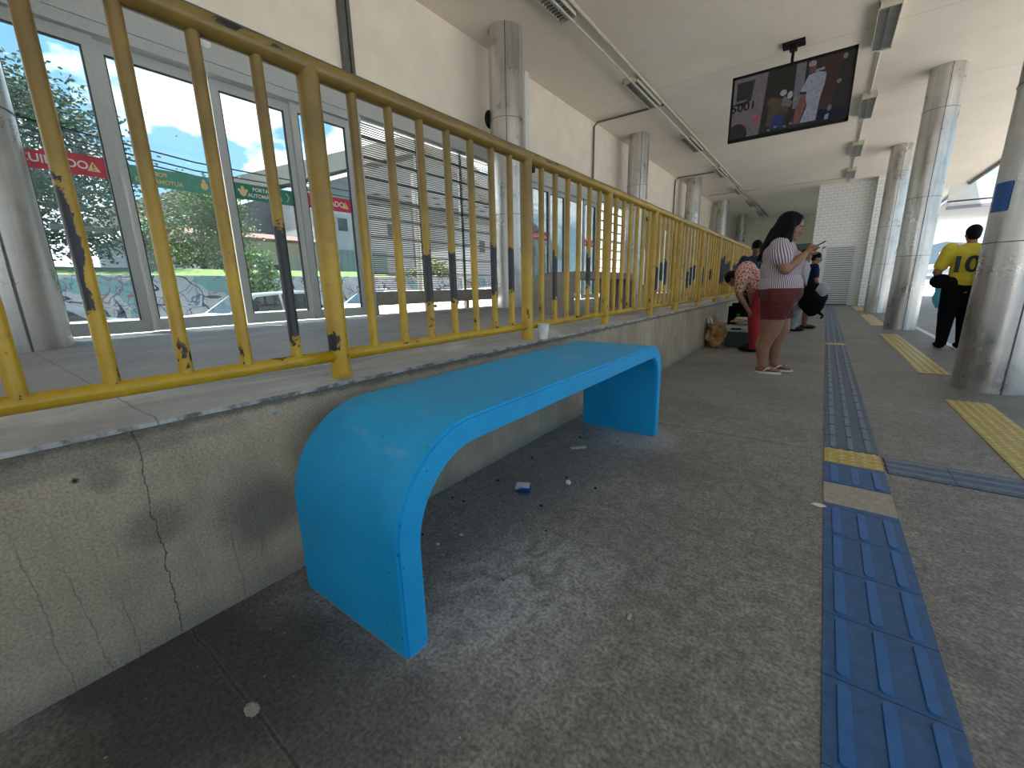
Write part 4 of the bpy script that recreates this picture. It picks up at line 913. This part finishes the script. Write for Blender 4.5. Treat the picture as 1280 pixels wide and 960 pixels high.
bm = B(); box(bm, -.05, .05, -.018, .018, 0, .002); o = obj('paper_scrap', bm, M['blue_eq']); o.location = (-1.13, 2.22, .001); o.rotation_euler = (0, 0, .85); tag(o, 'flat pale paper scrap on the floor under the bench', 'litter')
crumple('dry_leaf', (-.363, 1.074, 0), (.006, .014, .004), M['bagp'], 'tiny dry brown leaf on the floor right of the bench', 'litter', 9)
crumple('paint_flake', (-.519, 1.269, 0), (.006, .005, .002), M['bench'], 'tiny blue paint flake on the open floor', 'litter', 10)
crumple('bottle_cap', (.10, 2.195, 0), (.026, .016, .004), M['white'], 'white flattened scrap at the edge of the bare mortar patch', 'litter', 12)
crumple('mortar_lump', (-1.005, .262, 0), (.022, .014, .007), M['plinth'], 'grey mortar lump on the floor joint near the bottom left', 'mortar lump', 13)
random.seed(40); pg = 'tiny dark crumbs scattered under the bench'
for i in range(26):
    x, y = random.uniform(-1.38, -.75), random.uniform(.9, 2.9); s = random.uniform(.003, .008)
    crumple('crumb', (x, y, 0), (s, s*.8, s*.5), M[random.choice(['black', 'black', 'blue_eq', 'bare'])], 'tiny crumb of litter on the dusty floor under or beside the blue bench', 'crumb', i)['group'] = pg
# cooler, bags by the wall
e = empty('cool_box', (-.99, 7.42, 0), 0, 'dark grey cool box with a white lid by the kerb wall', 'cool box')
bm = B(); box(bm, -.19, .19, -.14, .14, 0, .24, bev=.015); obj('box', bm, M['coolg'], e)
bm = B(); box(bm, -.20, .20, -.15, .15, .24, .33, bev=.015); obj('lid', bm, M['coolw'], e)
bm = B(); box(bm, -.11, .03, -.165, -.15, .275, .30, bev=.004); obj('handle', bm, M['black'], e)
crumple('paper_bag', (-.97, 7.44, .332), (.15, .11, .055), M['bagp'], 'crumpled pale paper bag lying on the cool box lid', 'bag', 3)
e = empty('shopping_bag', (-1.30, 7.17, 0), 0, 'golden brown plastic shopping bag slumped against the kerb wall', 'bag')
bm = B(); box(bm, -.11, .11, -.1, .1, 0, .37); bmesh.ops.subdivide_edges(bm, edges=bm.edges[:], cuts=7, use_grid_fill=True)
for v in bm.verts:
    k = noise.noise(v.co*9)*.05+noise.noise(v.co*22)*.02; v.co += Vector((k, k*.8, k*.7 if v.co.z > .05 else 0)); v.co.x *= 1+.12*math.sin(v.co.z*8)
    v.co.z = max(0, v.co.z)
obj('sack', bm, M['bag'], e, smooth=3.1)
bm = B(); tube(bm, [(-.11, 0, .33), (-.13, -.02, .44), (-.10, -.03, .47), (-.05, -.02, .36)], [.02, .016, .012, .02], 8); obj('handle', bm, M['white'], e, smooth=3.1)
e = empty('shoulder_bag', (-1.08, 7.82, 0), 0, 'black upright bag with green stripe standing behind the cool box', 'bag')
bm = B(); box(bm, -.17, .17, -.14, .14, 0, .66, bev=.05)
for v in bm.verts: k = noise.noise(v.co*6)*.04; v.co.x += k; v.co.y += k
obj('bag_body', bm, M['blk'], e, smooth=1.2)
bm = B(); box(bm, -.02, .03, -.165, -.15, .15, .5); obj('stripe', bm, M['green'], e)

# ------------------------------------------------------------------ people
def hand(w, d, up, side, size=1.0, curl=.5, thumb=1):
    """finger chains: w wrist, d pointing direction, up back of the hand, side towards the thumb"""
    w = Vector(w); d = Vector(d).normalized(); up = Vector(up).normalized(); s = d.cross(up).normalized()*side
    P = [('c', w, .026*size, w+d*.045*size, .024*size)]
    for k, (o_, ln) in enumerate(((.030, .068), (.010, .077), (-.010, .071), (-.029, .056))):
        a = w+d*.03*size+s*o_*.6*size; b_ = w+d*.085*size+s*o_*size
        P.append(('c', a, .015*size, b_, .0115*size))
        d1 = (d*math.cos(curl)-up*math.sin(curl)); d2 = (d*math.cos(curl*2.2)-up*math.sin(curl*2.2))
        c_ = b_+d1*ln*.5*size; e_ = c_+d2*ln*.5*size
        P += [('c', b_, .0105*size, c_, .0095*size), ('c', c_, .0095*size, e_, .008*size)]
    a = w+d*.02*size+s*.022*size; b_ = a+(d*.6+s*.8-up*.3).normalized()*.04*size; c_ = b_+(d*.9+s*.3-up*.3).normalized()*.032*size
    P += [('c', a, .014*size, b_, .011*size), ('c', b_, .011*size, c_, .009*size)]
    return P
def head(c, rot, s=1.0):
    """skull, jaw, nose, ears; rot about Y tips the face down (faces +x)"""
    R_ = Matrix.Rotation(rot, 3, 'Y'); c = Vector(c); f = lambda *p: c + R_ @ (Vector(p)*s)
    return [('e', f(0, 0, .02), (.092*s, .076*s, .105*s), rot), ('e', f(.022, 0, -.045), (.066*s, .058*s, .07*s), rot), ('c', f(.085, 0, .0), .011*s, f(.103, 0, -.028), .016*s),
            ('e', f(.075, 0, -.088), (.026*s, .03*s, .02*s), rot), ('e', f(.082, 0, -.058), (.014*s, .028*s, .012*s), rot), ('e', f(.072, 0, .03), (.02*s, .055*s, .015*s), rot),
            ('e', f(.056, .04, -.025), (.026*s, .024*s, .026*s), rot), ('e', f(.056, -.04, -.025), (.026*s, .024*s, .026*s), rot),
            ('e', f(-.005, .078, -.01), (.016*s, .009*s, .028*s), rot), ('e', f(-.005, -.078, -.01), (.016*s, .009*s, .028*s), rot)], f
def face_parts(f, parent, s=1.0):
    for sgn in (-1, 1):
        bm = B(); sph(bm, f(.0815, sgn*.030, .006), .009*s, 10); ey = obj('eye', bm, M['eye'], parent, smooth=3.1)
        bm = B(); sph(bm, f(.088, sgn*.030, .006), .0075*s, 8); obj('iris', bm, M['black'], ey, smooth=3.1)
        bm = B(); tube(bm, [f(.088, sgn*.014, .028), f(.091, sgn*.03, .033), f(.082, sgn*.048, .028)], .0035*s, 6); obj('eyebrow', bm, M['hair'], parent, smooth=3.1)
    bm = B(); sph(bm, f(.094, 0, -.056), (.006*s, .022*s, .007*s), 12); obj('lips', bm, M['lip'], parent, smooth=3.1)

# --- woman reading her phone, in profile, faces +X
W = empty('person', (-.39, 5.45, 0), 0, 'person with long black hair, striped blouse and maroon shorts reading a phone', 'person')
hd, hf = head((.035, 0, 1.545), .35, 1.06)
P = hd + [('c', (.02, 0, 1.47), .062, (-.02, 0, 1.36), .075),
     ('e', (-.04, 0, 1.26), (.14, .18, .16)), ('e', (0, 0, 1.02), (.165, .195, .2)), ('e', (-.0, 0, .84), (.195, .215, .16)),
     ('c', (-.03, -.19, 1.34), .075, (.0, -.27, 1.20), .068), ('c', (.0, -.27, 1.20), .068, (.045, -.26, 1.115), .056), ('c', (.045, -.26, 1.115), .056, (.135, -.17, 1.20), .047), ('c', (.135, -.17, 1.20), .047, (.19, -.09, 1.265), .030),
     ('c', (-.03, .19, 1.34), .075, (.02, .27, 1.20), .066), ('c', (.02, .27, 1.20), .066, (.06, .25, 1.11), .056), ('c', (.06, .25, 1.11), .056, (.14, .16, 1.18), .046), ('c', (.14, .16, 1.18), .046, (.20, .06, 1.26), .030),
     ('c', (-.0, -.11, .80), .145, (-.03, -.11, .47), .094), ('c', (-.03, -.11, .47), .090, (-.085, -.11, .32), .078), ('c', (-.085, -.11, .32), .076, (-.075, -.11, .09), .043),
     ('c', (-.03, .11, .80), .145, (.05, .11, .48), .088), ('c', (.05, .11, .48), .084, (.01, .11, .33), .076), ('c', (.01, .11, .33), .074, (.02, .11, .095), .043)]
for fx, fy in ((-.075, -.11), (.02, .11)):
    P += [('c', (fx-.03, fy, .045), .030, (fx+.10, fy, .048), .028), ('e', (fx+.12, fy, .038), (.062, .044, .02)), ('c', (fx, fy, .085), .04, (fx+.06, fy, .055), .032)]
    for t_ in range(5):
        oy = (-.034+.017*t_)*(1 if fy > 0 else -1); P.append(('c', (fx+.13, fy+oy, .034), .011, (fx+.172-.007*t_, fy+oy, .031), .0095 if t_ else .0125))
P += hand((.19, -.09, 1.265), (.55, .35, .76), (-.2, -.85, .5), 1, 1.0, .55)
P += hand((.20, .06, 1.26), (.55, -.3, .76), (-.2, .85, .5), -1, 1.0, .55)
body = blob('body', P, M['skin'], W, .0068, 3)
face_parts(hf, W, 1.06)
blob('hair', [('e', (.015, 0, 1.595), (.122, .104, .112), .3), ('e', (-.04, 0, 1.52), (.10, .108, .15), .25), ('c', (-.03, -.055, 1.53), .058, (-.13, -.10, 1.38), .05), ('c', (-.13, -.10, 1.38), .052, (-.235, -.06, 1.22), .018),
     ('c', (-.03, .055, 1.53), .058, (-.13, .10, 1.38), .05), ('c', (-.13, .10, 1.38), .05, (-.22, .06, 1.24), .02), ('c', (-.09, 0, 1.5), .075, (-.19, 0, 1.33), .045),
     ('c', (.04, -.088, 1.56), .038, (.04, -.10, 1.40), .026), ('c', (.04, .088, 1.56), .038, (.03, .1, 1.40), .026), ('c', (.0, -.09, 1.48), .05, (-.03, -.12, 1.38), .035), ('e', (.09, 0, 1.635), (.05, .07, .035), .5)], M['hair'], W, .009, 2)
def puff(sy): return [('c', (-.04, sy*.17, 1.345), .092, (.0, sy*.262, 1.245), .105), ('e', (-.0, sy*.27, 1.23), (.105, .085, .085))]
bl = [('e', (-.05, 0, 1.29), (.165, .205, .155)), ('e', (-.015, 0, 1.12), (.195, .225, .2)), ('e', (.0, 0, .95), (.212, .24, .19)), ('c', (-.02, -.1, 1.37), .075, (-.02, .1, 1.37), .075), ('e', (.07, 0, 1.2), (.13, .17, .12))] + puff(-1) + puff(1)
blob('blouse', bl, M['stripe'], W, .009, 4, cuts=[((0, 0, .915), (0, 0, -1)), ((0, 0, 1.435), (0, 0, 1))], solid=.006)
sh = [('e', (.005, 0, .88), (.215, .245, .17)), ('c', (.0, -.115, .82), .170, (-.02, -.118, .62), .125), ('c', (-.015, .115, .82), .170, (.035, .118, .62), .125)]
blob('shorts', sh, M['maroon'], W, .009, 3, cuts=[((0, 0, .60), (.0, 0, -1)), ((0, 0, .925), (0, 0, 1))], solid=.006)
for fx, fy in ((-.075, -.11), (.02, .11)):
    bm = B(); pts = []
    for i in range(28):
        a = 2*PI*i/28; pts.append((fx+.06+.135*math.cos(a), fy+(.047+.008*math.cos(a))*math.sin(a)))
    prism(bm, pts, 'z', 0, .02); s = obj('flip_flop', bm, M['white'], W)
    bm = B(); tube(bm, [(fx+.02, fy-.046, .02), (fx+.06, fy-.034, .062), (fx+.13, fy+.01, .058), (fx+.145, fy+.012, .02)], .007, 8); tube(bm, [(fx+.02, fy+.046, .02), (fx+.07, fy+.04, .062), (fx+.13, fy+.01, .058)], .007, 8); obj('strap', bm, M['white'], s, smooth=3.1)
ph = B(); box(ph, -.004, .004, -.036, .036, -.072, .072, bev=.003); o = obj('smartphone', ph, M['black']); o.location = (-.39+.285, 5.45-.015, 1.345); o.rotation_euler = (0, math.radians(58), 0); tag(o, 'dark smartphone held up in the hands of the striped-blouse person', 'phone')

def person(loc, rz, label, skin, top, pants, hairm='hair', h=1.0, pose='stand', short_pants=False, arms=None, lean=0, sleeves=True, shoes='black', voxel=.011, bulk=1.0, headrot=.2, headyaw=0):
    e = empty('person', loc, rz, label, 'person'); b = bulk
    S = lambda x, y, z: Vector((x*h, y*h, z*h))
    if pose == 'stand':
        hip = S(-.02, 0, .92); ch = S(lean, 0, 1.3); nk = S(lean+.01, 0, 1.46); hc = S(lean+.04, 0, 1.60)
    else:      # bent forward at the hips
        hip = S(-.05, 0, .90); ch = S(.22, 0, 1.10); nk = S(.31, 0, 1.10); hc = S(.39, 0, 1.04); headrot = 1.1
    hd, hf = head(hc, headrot, .95*h)
    d = (ch-hip)
    A = arms or {-1: ((.03, -.27, 1.12), (.12, -.2, .92)), 1: ((.03, .27, 1.12), (.12, .2, .92))}
    P = list(hd) + [('c', hc-Vector((.02, 0, .05)), .052*h, nk, .06*h), ('e', ch, (.11*b*h, .17*b*h, .18*h)), ('c', ch, .12*b*h, hip, .125*b*h), ('e', hip, (.125*b*h, .165*b*h, .13*h))]
    SH = {}
    for s in (-1, 1):
        sh_ = ch+S(.0, s*.17*b, .11 if pose == 'stand' else .02); el_ = S(*A[s][0]); wr = S(*A[s][1]); SH[s] = (sh_, el_, wr)
        P += [('c', sh_, .058*h*b, el_, .043*h*b), ('c', el_, .042*h*b, wr, .027*h)]
        P += hand(wr, (wr-el_), (0, s, .1), 1 if s < 0 else -1, .95*h, .5)
        kn = S(.02, s*.10, .49); an = S(-.02, s*.11, .09); P += [('c', hip+S(0, s*.09, -.02), .10*h*b, kn, .062*h*b), ('c', kn, .06*h*b, kn.lerp(an, .35)+S(-.015, 0, 0), .056*h*b), ('c', kn.lerp(an, .35)+S(-.015, 0, 0), .054*h*b, an, .036*h), ('c', an-S(.02, 0, .04), .032*h, an+S(.13, 0, -.055), .026*h)]
    blob('body', P, skin, e, voxel, 2); face_parts(hf, e, .95*h)
    if hairm:
        blob('hair', [('e', hf(-.012, 0, .045), (.099*h, .083*h, .095*h), headrot), ('e', hf(-.05, 0, -.0), (.06*h, .072*h, .08*h), headrot)], M[hairm], e, .01, 2)
    T_ = [('e', ch+S(0, 0, 0), (.13*b*h, .19*b*h, .19*h)), ('c', ch, .142*b*h, hip+(ch-hip)*.1, .152*b*h), ('e', hip+(ch-hip)*.1, (.15*b*h, .185*b*h, .12*h))]
    for s in (-1, 1):
        sh_, el_, wr = SH[s]; T_.append(('c', sh_, .074*h*b, sh_.lerp(el_, .72), .066*h*b))
    tb = blob('shirt', T_, top, e, voxel, 3, cuts=[(hip+d*.0-S(0, 0, .02), -d)], solid=0)
    Q = [('e', hip-S(0, 0, .0), (.14*b*h, .18*b*h, .13*h))]
    for s in (-1, 1):
        kn = S(.02, s*.10, .49); an = S(-.02, s*.11, .05); Q.append(('c', hip+S(0, s*.09, -.03), .115*h*b, kn, .082*h*b))
        if not short_pants: Q.append(('c', kn, .08*h*b, an, .062*h))
        bm = B(); sph(bm, S(.05, s*.11, .045), (.145*h, .052*h, .045*h), 16)
        for v in bm.verts: v.co.z = max(v.co.z, .0)
        obj('shoe', bm, M[shoes], e, smooth=3.1)
    blob('trousers' if not short_pants else 'shorts', Q, pants, e, voxel, 3, cuts=[((0, 0, .05*h), (0, 0, -1)), (hip+d*.12, d)])
    return e
# bending person beside the cool box, faces the kerb wall (-X)
person((-.72, 6.98, 0), PI-.2, 'person in red trousers and peach print top bending over the cool box', M['skin'], M['peach'], M['red'], pose='bend', h=1.0,
       arms={-1: ((.20, -.2, .82), (.12, -.16, .60)), 1: ((.22, .2, .82), (.08, .18, .60))}, bulk=1.08)
person((-1.02, 8.45, 0), -PI/2+.35, 'dark-haired person in navy print shirt looking down behind the bending person', M['skind'], M['navyp'], M['blk'], h=.97, headrot=.5)
person((-.42, 10.3, 0), .1, 'person in grey trousers mostly hidden behind the woman with the phone', M['skin'], M['greyc'], M['greyc'], h=.93, lean=.03)
person((-.24, 10.9, 0), .25, 'person in black shorts with bare calves behind the woman with the phone', M['skin'], M['navy'], M['blk'], h=.90, short_pants=True)
e = empty('backpack', (-.16, 10.0, 0), .1, 'black backpack with a white cloth draped on it, behind the maroon shorts', 'backpack')
bm = B(); sph(bm, (0, 0, .64), (.22, .17, .32), 20)
for v in bm.verts: v.co += Vector((1, 1, 1))*noise.noise(v.co*6)*.04
obj('bag', bm, M['blk'], e, smooth=3.1)
bm = B(); tube(bm, [(.12, 0, .4), (.2, 0, .33), (.17, 0, .28)], [.03, .02, .025], 8); obj('strap', bm, M['blk'], e, smooth=3.1)
bm = B(); sph(bm, (.13, -.08, .82), (.10, .10, .13), 14)
for v in bm.verts: v.co += Vector((1, 1, 1))*noise.noise(v.co*9)*.04
obj('cloth', bm, M['greyc'], e, smooth=3.1)
# person in yellow jersey, back to the camera
Y = person((1.56, 8.55, 0), PI/2+.15, 'person in a yellow number 10 football jersey and black trousers by the column', M['skin'], M['jersey'], M['blk'], h=.98, bulk=1.22, headrot=-.15,
       arms={-1: ((.05, -.24, 1.08), (.20, -.12, .98)), 1: ((-.0, .30, 1.10), (.16, .22, .98))}, shoes='blk')
me = text_mesh('10', .30, .012); me.materials.clear(); o = link('jersey_number', me, M['jgreen'], Y); o.rotation_euler = (PI/2, 0, -PI/2); o.location = (-.172, .085, 1.16)
bm = B(); sph(bm, (0, .24, .95), (.09, .12, .10), 14); sph(bm, (-.05, .12, .93), (.12, .12, .09), 14); obj('waist_bag', bm, M['blk'], Y, smooth=3.1)
person((1.86, 8.2, 0), PI/2+.3, 'person in navy clothes half hidden behind the nearest right column', M['skin'], M['navy'], M['navy'], h=.93, bulk=1.1)
person((2.02, 6.2, 0), PI/2+.6, 'person in a dark top cut off by the right picture edge', M['skin'], M['navy'], M['blk'], h=.82, bulk=1.0)
bm = B(); sph(bm, (-.37, 21.56, 1.87), (.11, .05, .17), 16); sph(bm, (-.28, 21.56, 1.80), (.08, .04, .09), 12); tag(obj('payphone', bm, M['bluep'], smooth=3.1), 'small blue fitting on the white tiled wall left of the slatted door', 'fitting')
